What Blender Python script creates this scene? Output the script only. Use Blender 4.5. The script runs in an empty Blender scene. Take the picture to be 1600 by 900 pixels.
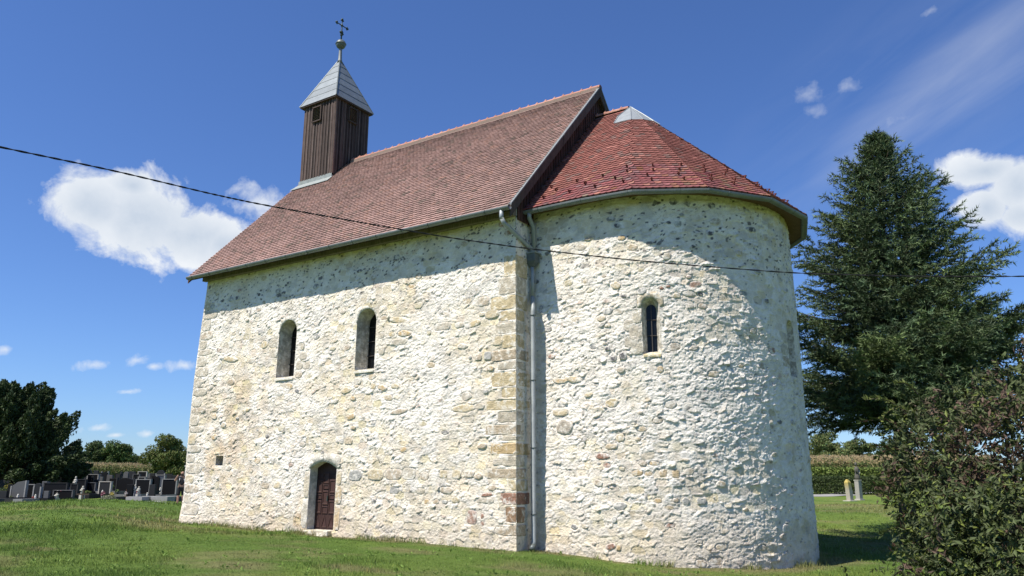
import bpy, math, json
import numpy as np
from mathutils import Vector, Matrix
D = bpy.data
SC = bpy.context.scene
COL = SC.collection
R_ = math.radians

# ------------------------------------------------------------------ camera
F_PX, PITCH, ROLL, YAW = 1220.7, .2392, .0021, .5846
CAM = np.array([11.4693, -17.5153, 1.8069])
_cp, _sp, _cy, _sy = math.cos(PITCH), math.sin(PITCH), math.cos(YAW), math.sin(YAW)
FW = np.array([-_sy*_cp, _cy*_cp, _sp]); _rt = np.array([_cy, _sy, 0.]); _up = np.cross(_rt, FW)
RT = _rt*math.cos(ROLL)+_up*math.sin(ROLL); UP = -_rt*math.sin(ROLL)+_up*math.cos(ROLL)
cd = D.cameras.new('camera'); cam = D.objects.new('camera', cd); COL.objects.link(cam)
cd.sensor_width = 36; cd.lens = F_PX/1600*36; cd.clip_end = 6000; cd.clip_start = .1
cam.matrix_world = Matrix(((RT[0], UP[0], -FW[0], CAM[0]), (RT[1], UP[1], -FW[1], CAM[1]), (RT[2], UP[2], -FW[2], CAM[2]), (0, 0, 0, 1)))
SC.camera = cam
SC.render.resolution_x, SC.render.resolution_y = 1024, 576

def ray(px, py):
    d = FW+RT*(px-800)/F_PX-UP*(py-450)/F_PX
    return d/np.linalg.norm(d)
def at_dist(px, py, dist):                      # point seen at a pixel, at a horizontal distance from the camera
    d = ray(px, py); t = dist/math.hypot(d[0], d[1]); return CAM+d*t
def on_y(px, py, y):
    d = ray(px, py); return CAM+d*((y-CAM[1])/d[1])

# ------------------------------------------------------------------ sun, sky
SUN_EL, SUN_AZ = 58.0, 22.0                     # azimuth: degrees from -Y towards -X
sd = np.array([-math.sin(R_(SUN_AZ))*math.cos(R_(SUN_EL)), -math.cos(R_(SUN_AZ))*math.cos(R_(SUN_EL)), math.sin(R_(SUN_EL))])
sl = D.lights.new('sun', 'SUN'); sl.energy = 5.0; sl.angle = R_(.53); sl.color = (1, .935, .825)
so = D.objects.new('sun', sl); COL.objects.link(so)
so.rotation_euler = Vector(sd).to_track_quat('Z', 'Y').to_euler()
SC.view_settings.view_transform = 'Standard'; SC.view_settings.look = 'None'
SC.view_settings.gamma = 1; SC.view_settings.exposure = 0.62

world = D.worlds.new('World'); SC.world = world; world.use_nodes = True
wn, wl = world.node_tree.nodes, world.node_tree.links
wn.clear()
w_out = wn.new('ShaderNodeOutputWorld'); w_bg = wn.new('ShaderNodeBackground'); w_bg.inputs[1].default_value = .083
sky = wn.new('ShaderNodeTexSky'); sky.sky_type = 'NISHITA'; sky.sun_disc = False
sky.sun_elevation = R_(SUN_EL); sky.sun_rotation = math.atan2(sd[0], sd[1])
sky.air_density = 1.0; sky.dust_density = .25; sky.ozone_density = 2.6; sky.altitude = 100
def wmath(op, a, b=None, c=None, clamp=False):
    n = wn.new('ShaderNodeMath'); n.operation = op; n.use_clamp = clamp
    for i, v in enumerate((a, b, c)):
        if v is None: continue
        if isinstance(v, (int, float)): n.inputs[i].default_value = v
        else: wl.new(v, n.inputs[i])
    return n.outputs[0]
def wvec(op, a, b):
    n = wn.new('ShaderNodeVectorMath'); n.operation = op
    for i, v in enumerate((a, b)):
        if isinstance(v, (tuple, list, np.ndarray)): n.inputs[i].default_value = tuple(float(q) for q in v)
        else: wl.new(v, n.inputs[i])
    return n.outputs['Value'] if op == 'DOT_PRODUCT' else n.outputs[0]
def wnoise(vec, scale, detail, rough, dist=0):
    n = wn.new('ShaderNodeTexNoise'); n.inputs['Scale'].default_value = scale; n.inputs['Detail'].default_value = detail
    n.inputs['Roughness'].default_value = rough; n.inputs['Distortion'].default_value = dist; wl.new(vec, n.inputs['Vector']); return n.outputs['Fac']
tc = wn.new('ShaderNodeTexCoord'); DIR = tc.outputs['Generated']
def cloud_field(blobs):
    best = None
    for (px, py, a, b, rot) in blobs:
        c = ray(px, py); e1 = ray(px+math.cos(rot)*a, py+math.sin(rot)*a)-c; e2 = ray(px-math.sin(rot)*b, py+math.cos(rot)*b)-c
        e1 = e1/np.dot(e1, e1); e2 = e2/np.dot(e2, e2)
        df = wvec('SUBTRACT', DIR, c)
        x = wvec('DOT_PRODUCT', df, e1); y = wvec('DOT_PRODUCT', df, e2)
        q = wmath('SUBTRACT', 1.0, wmath('SQRT', wmath('ADD', wmath('MULTIPLY', x, x), wmath('MULTIPLY', y, y))))
        best = q if best is None else wmath('MAXIMUM', best, q)
    return best
big = cloud_field([(150, 322, 95, 58, .15), (225, 340, 120, 78, .12), (208, 290, 55, 30, .1), (300, 368, 110, 52, .25), (352, 385, 70, 40, .3),
                   (1535, 268, 90, 34, -.1), (1592, 292, 75, 60, 0), (1540, 325, 62, 40, -.2), (1600, 335, 60, 38, 0)])
thin = cloud_field([(410, 322, 62, 34, -.1), (385, 300, 30, 22, 0), (80, 325, 40, 20, .1), (146, 570, 32, 13, 0), (214, 564, 26, 15, .1), (238, 573, 18, 9, 0), (288, 571, 30, 12, .1), (202, 612, 32, 8, 0),
                    (8, 546, 22, 11, 0), (155, 669, 32, 11, 0), (180, 680, 22, 6, 0), (229, 678, 18, 8, 0)])
faint = cloud_field([(1262, 148, 30, 22, 0), (1268, 172, 24, 14, 0), (1330, 133, 22, 12, 0), (1452, 18, 22, 9, -.6), (1390, 190, 60, 26, -.6)])
n1 = wnoise(DIR, 14, 9, .62, .3); n2 = wnoise(DIR, 34, 7, .6, .2)
mb = wmath('MULTIPLY', wmath('ADD', wmath('ADD', big, wmath('MULTIPLY', wmath('SUBTRACT', n1, .5), 1.9)), .06), 3.0, clamp=True)
mt = wmath('MULTIPLY', wmath('ADD', wmath('ADD', thin, wmath('MULTIPLY', wmath('SUBTRACT', n2, .5), 2.6)), -.22), 1.25, clamp=True)
mt = wmath('MULTIPLY', mt, .75)
mt = wmath('MAXIMUM', mt, wmath('MULTIPLY', wmath('MULTIPLY', wmath('ADD', faint, wmath('MULTIPLY', wmath('SUBTRACT', n2, .55), 3.4)), .8, clamp=True), .38))
# streaky cirrus, upper right
ca = ray(1500, 120); cb = ray(1620, 36); ax = cb-ca; ax /= np.linalg.norm(ax); ay = np.cross(ca, ax)
df = wvec('SUBTRACT', DIR, ca)
xs = wvec('DOT_PRODUCT', df, ax); ys = wvec('DOT_PRODUCT', df, ay)
comb = wn.new('ShaderNodeCombineXYZ'); wl.new(wmath('MULTIPLY', xs, 3.0), comb.inputs[0]); wl.new(wmath('MULTIPLY', ys, 17.0), comb.inputs[1])
n3 = wnoise(comb.outputs[0], 1.5, 8, .55, .5)
band = wmath('SUBTRACT', 1.0, wmath('ADD', wmath('POWER', wmath('ABSOLUTE', wmath('MULTIPLY', ys, 22.0)), 2.0), wmath('POWER', wmath('ABSOLUTE', wmath('MULTIPLY', wmath('ADD', xs, -.02), 4.6)), 2.0)), clamp=True)
fr = wmath('SUBTRACT', 1.0, wmath('ADD', wmath('POWER', wmath('ABSOLUTE', wmath('MULTIPLY', wmath('ADD', ys, .0), 7.0)), 2.0), wmath('POWER', wmath('ABSOLUTE', wmath('MULTIPLY', wmath('ADD', xs, .06), 4.0)), 2.0)), clamp=True)
mc = wmath('ADD', wmath('MULTIPLY', wmath('MULTIPLY', band, n3), .27), wmath('MULTIPLY', wmath('MULTIPLY', fr, wmath('SUBTRACT', n3, .38, clamp=True)), .22), clamp=True)
mask = wmath('MAXIMUM', wmath('MAXIMUM', mb, mt), mc)
core = wmath('MULTIPLY', wmath('ADD', big, wmath('MULTIPLY', wmath('SUBTRACT', n2, .5), .6)), 1.0, clamp=True)
n4 = wnoise(DIR, 9, 6, .6, 0)
shade = wmath('MULTIPLY', core, wmath('MULTIPLY', n4, 1.75), clamp=True)
mixc = wn.new('ShaderNodeMix'); mixc.data_type = 'RGBA'; wl.new(shade, mixc.inputs[0])
mixc.inputs[6].default_value = (6.9, 7.2, 7.6, 1); mixc.inputs[7].default_value = (4.3, 5.0, 6.0, 1)
mixs = wn.new('ShaderNodeMix'); mixs.data_type = 'RGBA'
SKYMUL = wn.new('ShaderNodeMix'); SKYMUL.data_type = 'RGBA'; SKYMUL.blend_type = 'MULTIPLY'; SKYMUL.inputs[0].default_value = 1
wl.new(sky.outputs[0], SKYMUL.inputs[6]); SKYMUL.inputs[7].default_value = (.60, .80, 1.18, 1)
wl.new(mask, mixs.inputs[0]); wl.new(SKYMUL.outputs[2], mixs.inputs[6]); wl.new(mixc.outputs[2], mixs.inputs[7])
wl.new(mixs.outputs[2], w_bg.inputs[0]); wl.new(w_bg.outputs[0], w_out.inputs[0])

# ------------------------------------------------------------------ helpers
def link(o, parent=None):
    COL.objects.link(o)
    if parent: o.parent = parent
    return o
def meta(o, label=None, cat=None, group=None, kind=None):
    if label: o['label'] = label
    if cat: o['category'] = cat
    if group: o['group'] = group
    if kind: o['kind'] = kind
    return o
def empty(name, loc=(0, 0, 0), rz=0, **k):
    o = D.objects.new(name, None); o.location = tuple(float(v) for v in loc); o.rotation_euler = (0, 0, rz); o.empty_display_size = .3
    link(o); return meta(o, **k)
def mesh_np(name, V, faces, mat, col=None, smooth=True):
    """faces: list of int arrays (n,k)"""
    me = D.meshes.new(name); V = np.asarray(V, np.float32)
    faces = [np.asarray(f, np.int32) for f in faces if len(f)]
    me.vertices.add(len(V)); me.vertices.foreach_set('co', V.ravel())
    nl = sum(f.size for f in faces); nf = sum(len(f) for f in faces)
    me.loops.add(nl); me.polygons.add(nf)
    me.loops.foreach_set('vertex_index', np.concatenate([f.ravel() for f in faces]))
    st, tot, o = [], [], 0
    for f in faces:
        k = f.shape[1]; st.append(o+np.arange(len(f))*k); tot.append(np.full(len(f), k)); o += f.size
    me.polygons.foreach_set('loop_start', np.concatenate(st).astype(np.int32))
    me.polygons.foreach_set('loop_total', np.concatenate(tot).astype(np.int32))
    me.polygons.foreach_set('use_smooth', np.full(nf, smooth))
    me.update(calc_edges=True)
    if col is not None:
        a = me.color_attributes.new('col', 'FLOAT_COLOR', 'POINT'); c = np.ones((len(V), 4), np.float32); c[:, :3] = col; a.data.foreach_set('color', c.ravel())
    if mat: me.materials.append(mat)
    return me
def obj_np(name, V, faces, mat, parent=None, col=None, smooth=True, **k):
    return meta(link(D.objects.new(name, mesh_np(name, V, faces, mat, col, smooth)), parent), **k)
class MB:
    """collects simple shapes into one mesh"""
    def __init__(s): s.v = []; s.f = []; s.c = []
    def add(s, V, F, col=(1, 1, 1)):
        o = len(s.v); s.v.extend([tuple(float(q) for q in p) for p in V]); s.f.extend([tuple(i+o for i in f) for f in F]); s.c.extend([col]*len(V)); return s
    def box(s, x0, x1, y0, y1, z0, z1, col=(1, 1, 1)):
        return s.add([(x, y, z) for z in (z0, z1) for y in (y0, y1) for x in (x0, x1)], [(0, 2, 3, 1), (4, 5, 7, 6), (0, 1, 5, 4), (2, 6, 7, 3), (0, 4, 6, 2), (1, 3, 7, 5)], col)
    def obox(s, c, ax, ay, az, col=(1, 1, 1)):      # centre and half-axis vectors
        c, ax, ay, az = map(np.array, (c, ax, ay, az))
        return s.add([c+i*ax+j*ay+k*az for k in (-1, 1) for j in (-1, 1) for i in (-1, 1)], [(0, 2, 3, 1), (4, 5, 7, 6), (0, 1, 5, 4), (2, 6, 7, 3), (0, 4, 6, 2), (1, 3, 7, 5)], col)
    def tube(s, pts, rad, n=10, col=(1, 1, 1), caps=True):
        pts = [np.array(p, float) for p in pts]; rad = rad if hasattr(rad, '__len__') else [rad]*len(pts)
        V = []; prev = None
        for i, p in enumerate(pts):
            t = pts[min(i+1, len(pts)-1)]-pts[max(i-1, 0)]; t /= np.linalg.norm(t)+1e-9
            if prev is None:
                a = np.cross(t, (0, 0, 1.)); a = a if np.linalg.norm(a) > .05 else np.cross(t, (1., 0, 0))
            else: a = prev-t*np.dot(prev, t)
            a /= np.linalg.norm(a); prev = a; b = np.cross(t, a)
            V += [p+rad[i]*(a*math.cos(2*math.pi*k/n)+b*math.sin(2*math.pi*k/n)) for k in range(n)]
        F = [(i*n+k, i*n+(k+1) % n, (i+1)*n+(k+1) % n, (i+1)*n+k) for i in range(len(pts)-1) for k in range(n)]
        if caps: F += [tuple(range(n))[::-1], tuple(range((len(pts)-1)*n, len(pts)*n))]
        return s.add(V, F, col)
    def lathe(s, c, prof, n=16, col=(1, 1, 1)):
        V = [(c[0]+r*math.cos(2*math.pi*k/n), c[1]+r*math.sin(2*math.pi*k/n), c[2]+z) for r, z in prof for k in range(n)]
        F = [(i*n+k, i*n+(k+1) % n, (i+1)*n+(k+1) % n, (i+1)*n+k) for i in range(len(prof)-1) for k in range(n)]
        F += [tuple(range(n))[::-1], tuple(range((len(prof)-1)*n, len(prof)*n))]
        return s.add(V, F, col)
    def prism(s, poly, o, ex, ey, ez, col=(1, 1, 1)):  # polygon in (ex,ey) pushed along ez
        o, ex, ey, ez = map(lambda q: np.array(q, float), (o, ex, ey, ez)); n = len(poly)
        V = [o+ex*a+ey*b for a, b in poly]+[o+ex*a+ey*b+ez for a, b in poly]
        return s.add(V, [tuple(range(n))[::-1], tuple(range(n, 2*n))]+[(i, (i+1) % n, n+(i+1) % n, n+i) for i in range(n)], col)
    def mesh(s, name, mat, smooth=False, bevel=0):
        me = D.meshes.new(name); me.from_pydata(s.v, [], s.f); me.materials.append(mat)
        a = me.color_attributes.new('col', 'FLOAT_COLOR', 'POINT'); c = np.ones((len(s.v), 4), np.float32); c[:, :3] = np.array(s.c); a.data.foreach_set('color', c.ravel())
        if smooth: me.polygons.foreach_set('use_smooth', [True]*len(me.polygons))
        me.update(); return me
    def build(s, name, mat, parent=None, smooth=False, bevel=0, **k):
        o = meta(link(D.objects.new(name, s.mesh(name, mat, smooth)), parent), **k)
        if bevel:
            b = o.modifiers.new('bevel', 'BEVEL'); b.width = bevel; b.segments = 2; b.limit_method = 'ANGLE'
        return o

# ---- numpy noise
def _h(i, j, s):
    n = (i.astype(np.int64)*374761393+j.astype(np.int64)*668265263+s*1442695041) & 0x7fffffff
    n = ((n ^ (n >> 13))*1274126177) & 0x7fffffff
    n = ((n ^ (n >> 11))*1911520717) & 0x7fffffff
    return ((n ^ (n >> 16)) & 0xffffff)/float(0xffffff)
def vnoise(x, y, s=0):
    i = np.floor(x); j = np.floor(y); fx = x-i; fy = y-j; i = i.astype(int); j = j.astype(int)
    fx = fx*fx*(3-2*fx); fy = fy*fy*(3-2*fy)
    a, b, c, d = _h(i, j, s), _h(i+1, j, s), _h(i, j+1, s), _h(i+1, j+1, s)
    return (a*(1-fx)+b*fx)*(1-fy)+(c*(1-fx)+d*fx)*fy
def fbm(x, y, s=0, o=4, g=.5):
    r = 0; a = 1; t = 0
    for k in range(o): r = r+a*vnoise(x*2**k+17.3*k, y*2**k-9.1*k, s+k*7); t += a; a *= g
    return r/t
def worley(x, y, s, jit=.8):
    """returns F1, F2, id hash, dx, dy from the nearest site (jittered grid, rows shifted like masonry)"""
    j0 = np.floor(y).astype(int); f1 = np.full(x.shape, 9.); f2 = f1.copy(); hid = np.zeros(x.shape); dx1 = hid.copy(); dy1 = hid.copy()
    for dj in (-1, 0, 1):
        j = j0+dj; xo = x+_h(j, j*0+3, s+5)
        i0 = np.floor(xo).astype(int)
        for di in (-1, 0, 1):
            i = i0+di
            sx = i+.5+(_h(i, j, s)-.5)*jit; sy = j+.5+(_h(i, j, s+1)-.5)*jit*.8
            dx = xo-sx; dy = y-sy; d = np.sqrt(dx*dx+dy*dy)
            m = d < f1; f2 = np.where(m, f1, np.minimum(f2, d))
            hid = np.where(m, _h(i, j, s+2), hid); dx1 = np.where(m, dx, dx1); dy1 = np.where(m, dy, dy1); f1 = np.where(m, d, f1)
    return f1, f2, hid, dx1, dy1
def sst(a, b, x):
    t = np.clip((x-a)/(b-a), 0, 1); return t*t*(3-2*t)

# ---- materials
def new_mat(name, rough=.8, color=(.5, .5, .5), attr=False, spec=.3, metallic=0, noise=None, bump=None, trans=0, coat=0):
    """noise: (scale, amount, dark colour factor); bump: (scale, distance, detail)"""
    m = D.materials.new(name); m.use_nodes = True; nt = m.node_tree; n, l = nt.nodes, nt.links
    bs = n['Principled BSDF']; bs.inputs['Roughness'].default_value = rough; bs.inputs['Metallic'].default_value = metallic
    bs.inputs['Specular IOR Level'].default_value = spec; bs.inputs['Coat Weight'].default_value = coat
    tcn = n.new('ShaderNodeTexCoord')
    if attr:
        a = n.new('ShaderNodeVertexColor'); a.layer_name = 'col'; out = a.outputs[0]
    else:
        a = n.new('ShaderNodeRGB'); a.outputs[0].default_value = (*color, 1); out = a.outputs[0]
    if noise:
        for (sc, lo, hi) in (noise if isinstance(noise, list) else [noise]):
            nz = n.new('ShaderNodeTexNoise'); nz.inputs['Detail'].default_value = 5; nz.inputs['Roughness'].default_value = .6
            if hasattr(sc, '__len__'):
                mp = n.new('ShaderNodeMapping'); mp.inputs['Scale'].default_value = sc; l.new(tcn.outputs['Object'], mp.inputs[0]); l.new(mp.outputs[0], nz.inputs['Vector']); nz.inputs['Scale'].default_value = 1
            else:
                nz.inputs['Scale'].default_value = sc; l.new(tcn.outputs['Object'], nz.inputs['Vector'])
            mr = n.new('ShaderNodeMapRange'); mr.inputs[1].default_value = .3; mr.inputs[2].default_value = .7; mr.inputs[3].default_value = lo; mr.inputs[4].default_value = hi
            l.new(nz.outputs[0], mr.inputs[0])
            mx = n.new('ShaderNodeVectorMath'); mx.operation = 'SCALE'; l.new(out, mx.inputs[0]); l.new(mr.outputs[0], mx.inputs['Scale']); out = mx.outputs[0]
    l.new(out, bs.inputs['Base Color'])
    if bump:
        nb = None
        for (sc, dist, det) in (bump if isinstance(bump, list) else [bump]):
            nz = n.new('ShaderNodeTexNoise'); nz.inputs['Detail'].default_value = det; nz.inputs['Roughness'].default_value = .65
            if hasattr(sc, '__len__'):
                mp = n.new('ShaderNodeMapping'); mp.inputs['Scale'].default_value = sc; l.new(tcn.outputs['Object'], mp.inputs[0]); l.new(mp.outputs[0], nz.inputs['Vector']); nz.inputs['Scale'].default_value = 1
            else: nz.inputs['Scale'].default_value = sc; l.new(tcn.outputs['Object'], nz.inputs['Vector'])
            bp = n.new('ShaderNodeBump'); bp.inputs['Distance'].default_value = dist; bp.inputs['Strength'].default_value = 1; l.new(nz.outputs[0], bp.inputs['Height'])
            if nb: l.new(nb, bp.inputs['Normal'])
            nb = bp.outputs[0]
        l.new(nb, bs.inputs['Normal'])
    if trans:
        tr = n.new('ShaderNodeBsdfTranslucent'); l.new(out, tr.inputs[0]); ms = n.new('ShaderNodeMixShader'); ms.inputs[0].default_value = trans
        l.new(bs.outputs[0], ms.inputs[1]); l.new(tr.outputs[0], ms.inputs[2]); l.new(ms.outputs[0], n['Material Output'].inputs[0])
    return m
M = {}
M['wall'] = new_mat('lime_washed_rubble', .93, attr=True, spec=.15, noise=[(9, .9, 1.06), (55, .86, 1.08)], bump=[(16, .045, 5), (60, .012, 3)])
M['stone'] = new_mat('bare_stone', .9, attr=True, spec=.2, noise=[(7, .8, 1.12), (45, .75, 1.12)], bump=[(14, .03, 5), (60, .008, 4)])
def lime_residue(m, lo=.52, hi=.60, scale=6, amount=.75, col=(.76, .72, .65)):
    nt = m.node_tree; n, l = nt.nodes, nt.links; bs = n['Principled BSDF']; src = bs.inputs['Base Color'].links[0].from_socket
    tcn = n.new('ShaderNodeTexCoord'); oi = n.new('ShaderNodeObjectInfo'); ad = n.new('ShaderNodeVectorMath'); ad.operation = 'ADD'; sc = n.new('ShaderNodeVectorMath'); sc.operation = 'SCALE'
    l.new(oi.outputs['Location'], sc.inputs[0]); sc.inputs['Scale'].default_value = 1.7; l.new(tcn.outputs['Object'], ad.inputs[0]); l.new(sc.outputs[0], ad.inputs[1])
    nz = n.new('ShaderNodeTexNoise'); nz.inputs['Scale'].default_value = scale; nz.inputs['Detail'].default_value = 7; nz.inputs['Roughness'].default_value = .7; l.new(ad.outputs[0], nz.inputs['Vector'])
    mr = n.new('ShaderNodeMapRange'); mr.inputs[1].default_value = lo; mr.inputs[2].default_value = hi; mr.inputs[4].default_value = amount; l.new(nz.outputs[0], mr.inputs[0])
    mx = n.new('ShaderNodeMix'); mx.data_type = 'RGBA'; l.new(mr.outputs[0], mx.inputs[0]); l.new(src, mx.inputs[6]); mx.inputs[7].default_value = (*col, 1); l.new(mx.outputs[2], bs.inputs['Base Color'])
M['quoin'] = new_mat('bare_quoin_stone', .9, attr=True, spec=.2, noise=[(5, .75, 1.15), (45, .75, 1.12)], bump=[(10, .05, 6), (50, .012, 4)])
lime_residue(M['stone'], .47, .60, 7, .8); lime_residue(M['quoin'], .51, .60, 5, .75)
M['tile'] = new_mat('clay_tile', .78, attr=True, spec=.3, noise=[(5, .82, 1.12), (60, .82, 1.12)], bump=(40, .006, 3))
M['wood'] = new_mat('weathered_board', .8, attr=True, spec=.25, noise=[((30, 30, 1.5), .6, 1.3), (4, .8, 1.15)], bump=((40, 40, 2), .006, 4))
M['door'] = new_mat('brown_door_paint', .62, attr=True, spec=.3, noise=((24, 24, 2), .72, 1.2), bump=((30, 30, 2), .003, 4))
M['zinc'] = new_mat('grey_zinc', .55, (.19, .205, .21), attr=False, spec=.5, metallic=.25, noise=[(3, .82, 1.12), (25, .9, 1.08)], bump=(6, .004, 3))
M['pipe'] = new_mat('light_zinc_pipe', .55, (.30, .325, .33), metallic=.15, noise=[(3, .8, 1.12), (25, .9, 1.08)])
M['zincd'] = new_mat('dark_zinc', .5, (.13, .15, .15), metallic=.3, noise=(6, .8, 1.15))
M['patina'] = new_mat('dark_green_iron', .55, (.045, .065, .06), metallic=.3, noise=(20, .7, 1.4))
M['glass'] = new_mat('dark_window_glass', .25, (.006, .007, .009), spec=.25)
M['frame'] = new_mat('painted_frame', .6, (.06, .05, .045))
M['leaf'] = new_mat('foliage', .62, attr=True, spec=.25, trans=.22)
M['needle'] = new_mat('needles', .6, attr=True, spec=.22, trans=.08)
M['bark'] = new_mat('bark', .95, (.09, .07, .055), noise=(6, .6, 1.3), bump=((18, 18, 4), .03, 4))
M['granite'] = new_mat('polished_granite', .5, attr=True, spec=.12, noise=[(60, .85, 1.15)])
M['marble'] = new_mat('matt_stone', .8, attr=True, spec=.3, noise=[(12, .85, 1.1)])
M['cable'] = new_mat('black_cable', .6, (.018, .017, .018))
M['asphalt'] = new_mat('asphalt', .92, (.26, .255, .25), noise=[(1.2, .85, 1.1), (40, .8, 1.15)], bump=(60, .01, 3))
M['plain'] = new_mat('plain_attr', .75, attr=True, spec=.25)
M['mortar'] = new_mat('mortar', .95, (.24, .18, .15), noise=(20, .8, 1.1), bump=(30, .01, 4))

# ------------------------------------------------------------------ dimensions of the church
L, W, HE, HR = 13.897, 10.068, 9.061, 15.135
OVS, OVE, OVW = .637, .233, .286
RA, ACX, HAE, AOV, HAP, APX = 4.177, 1.886, 9.242, .498, 14.014, 1.364
YC = W/2; YA = YC-RA; BAT = .0097
SL = (HR-HE)/(YC+OVS)                           # nave roof slope
def bat(z): return BAT*(HE-z)

# ------------------------------------------------------------------ terrain (thin-plate through surveyed spots)
def _gp(px, py, d):
    p = at_dist(px, py, d); return (p[0], p[1], p[2])
anch = [(0, 0, .0), (-14, -.2, .27), (-7, 0, .13), (6.2, 5, -.36), (3.5, 1, -.25), (4, 9.5, -.3), (-14, 10, .3), (11.5, -17.5, .2), (5, -8, .1), (-5, -8, .25), (-16, -8, .42), (15, 0, -.25), (16, -8, 0),
        (0, -25, .3), (25, -25, .2), (-30, -25, .6), (-3, 14, -.1), (8, 16, -.35),
        _gp(190, 780, 37), _gp(100, 783, 37), _gp(0, 788, 37), _gp(-150, 795, 38), _gp(262, 794, 35.5), _gp(284, 803, 33.5), _gp(276, 799, 36), _gp(240, 786, 36), _gp(284, 789, 41), _gp(120, 800, 29),
        (-33.5, 15.5, .4), _gp(255, 786, 46), _gp(150, 786, 46.5), _gp(50, 788, 47), _gp(-80, 790, 47), _gp(288, 792, 45), 
        _gp(200, 771, 58), _gp(50, 774, 58), _gp(120, 762, 80), _gp(250, 760, 80), _gp(120, 757, 108), _gp(260, 757, 108), _gp(-50, 762, 95),
        _gp(1310, 781, 60), _gp(1400, 783, 60), _gp(1300, 774, 68), _gp(1300, 764, 80), _gp(1450, 764, 85), _gp(1310, 800, 43), _gp(1600, 790, 50)]
anch += [(x, y, .8) for x, y in ((-200, -60), (-160, 120), (-60, 220), (80, 200), (150, 60), (120, -80), (0, -140), (-120, -120))]
anch = np.array([[a[0], a[1], a[2]] for a in anch])
def _tps(r2): return .5*r2*np.log(r2+1e-9)
_d2 = ((anch[:, None, :2]-anch[None, :, :2])**2).sum(2); _n = len(anch)
_A = np.zeros((_n+3, _n+3)); _A[:_n, :_n] = _tps(_d2)+np.eye(_n)*1.5; _P = np.c_[np.ones(_n), anch[:, :2]]; _A[:_n, _n:] = _P; _A[_n:, :_n] = _P.T
_w = np.linalg.solve(_A, np.r_[anch[:, 2], 0, 0, 0])
def ground(x, y, lump=True):
    x = np.asarray(x, float); y = np.asarray(y, float); sh = x.shape; xf, yf = x.ravel(), y.ravel()
    z = _w[_n]+_w[_n+1]*xf+_w[_n+2]*yf
    for k in range(_n): z = z+_w[k]*_tps((xf-anch[k, 0])**2+(yf-anch[k, 1])**2)
    r = np.hypot(xf, yf); t = sst(110, 260, r); z = z*(1-t)+.9*t
    if lump: z = z+(fbm(xf*.6, yf*.6, 91, 3)-.5)*.10*(1-sst(60, 100, r))
    return z.reshape(sh)
def gz(x, y): return float(ground(np.array([x]), np.array([y]))[0])
def place(px, d, py=760):
    p = at_dist(px, py, d); return np.array([p[0], p[1], gz(p[0], p[1])])

def grass_col(x, y):
    n = fbm(x*.35, y*.35, 31, 4); m = fbm(x*1.3+9, y*1.3, 37, 3); k = fbm(x*.12, y*.12, 39, 3)
    g = np.stack([.108+.045*m, .168+.04*m, .032+.012*m], -1)
    lush = np.array([.070, .132, .024]); dry = np.array([.20, .17, .09])
    tl = sst(.45, .62, k)[..., None]*.6; g = g*(1-tl)+lush*tl
    td = (sst(.56, .72, n)*.45*sst(.3, .6, m))
    # trodden dry strip along the walls and dry patches
    dw = np.where((x > -15) & (x < 1), np.abs(y+.35), 9.); da = np.abs(np.hypot(x-ACX, y-YC)-RA-.35)
    td = np.maximum(td, (1-sst(.1, .9, np.minimum(dw, da)))*.75*sst(.25, .6, m))
    for px, py, a, b in DRY:
        q = np.hypot((x-px)/a, (y-py)/b); td = np.maximum(td, (1-sst(.4, 1.15, q+(m-.5)*1.3))*.6)
    td = td[..., None]; return g*(1-td)+dry*td
def _gh(px, py):
    p = None
    for d in np.arange(8, 70, .25):
        q = at_dist(px, py, d)
        if q[2] < gz(q[0], q[1]): return q
    return q
DRY = []
for (px, py, a, b) in ((345, 882, .9, .5), (640, 862, 1.0, .35), (250, 822, 2.2, .8), (820, 890, 1.0, .4), (1050, 895, .8, .3), (1340, 880, .7, .4), (1330, 790, 3.0, 1.5), (60, 858, .4, .2), (560, 893, .9, .3)):
    q = _gh(px, py); DRY.append((q[0], q[1], a*1.3, b*1.6))

def grid_mesh(xs, ys, fz):
    X, Y = np.meshgrid(xs, ys); Z = fz(X, Y); n, m = len(ys), len(xs)
    V = np.stack([X, Y, Z], -1).reshape(-1, 3); i = np.arange(n-1)[:, None]*m+np.arange(m-1)[None]
    return V, np.stack([i, i+1, i+m+1, i+m], -1).reshape(-1, 4)
def _axis(a, b, fine, far):
    c = list(np.arange(a, b, fine)); s = fine; x = c[-1]
    while x < far: s *= 1.18; x += s; c.append(x)
    s = fine; x = a; lo = []
    while x > -far: s *= 1.18; x -= s; lo.append(x)
    return np.array(lo[::-1]+c)
V, Fq = grid_mesh(_axis(-48, 22, .3, 2500), _axis(-20, 30, .3, 2500), ground)
gm = new_mat('lawn_soil', .95, attr=True, spec=.1, noise=[(3, .8, 1.15), (25, .7, 1.2)], bump=[(12, .05, 5), (50, .03, 3)])
obj_np('ground', V, [Fq], gm, col=grass_col(V[:, 0], V[:, 1]), kind='structure')

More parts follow.
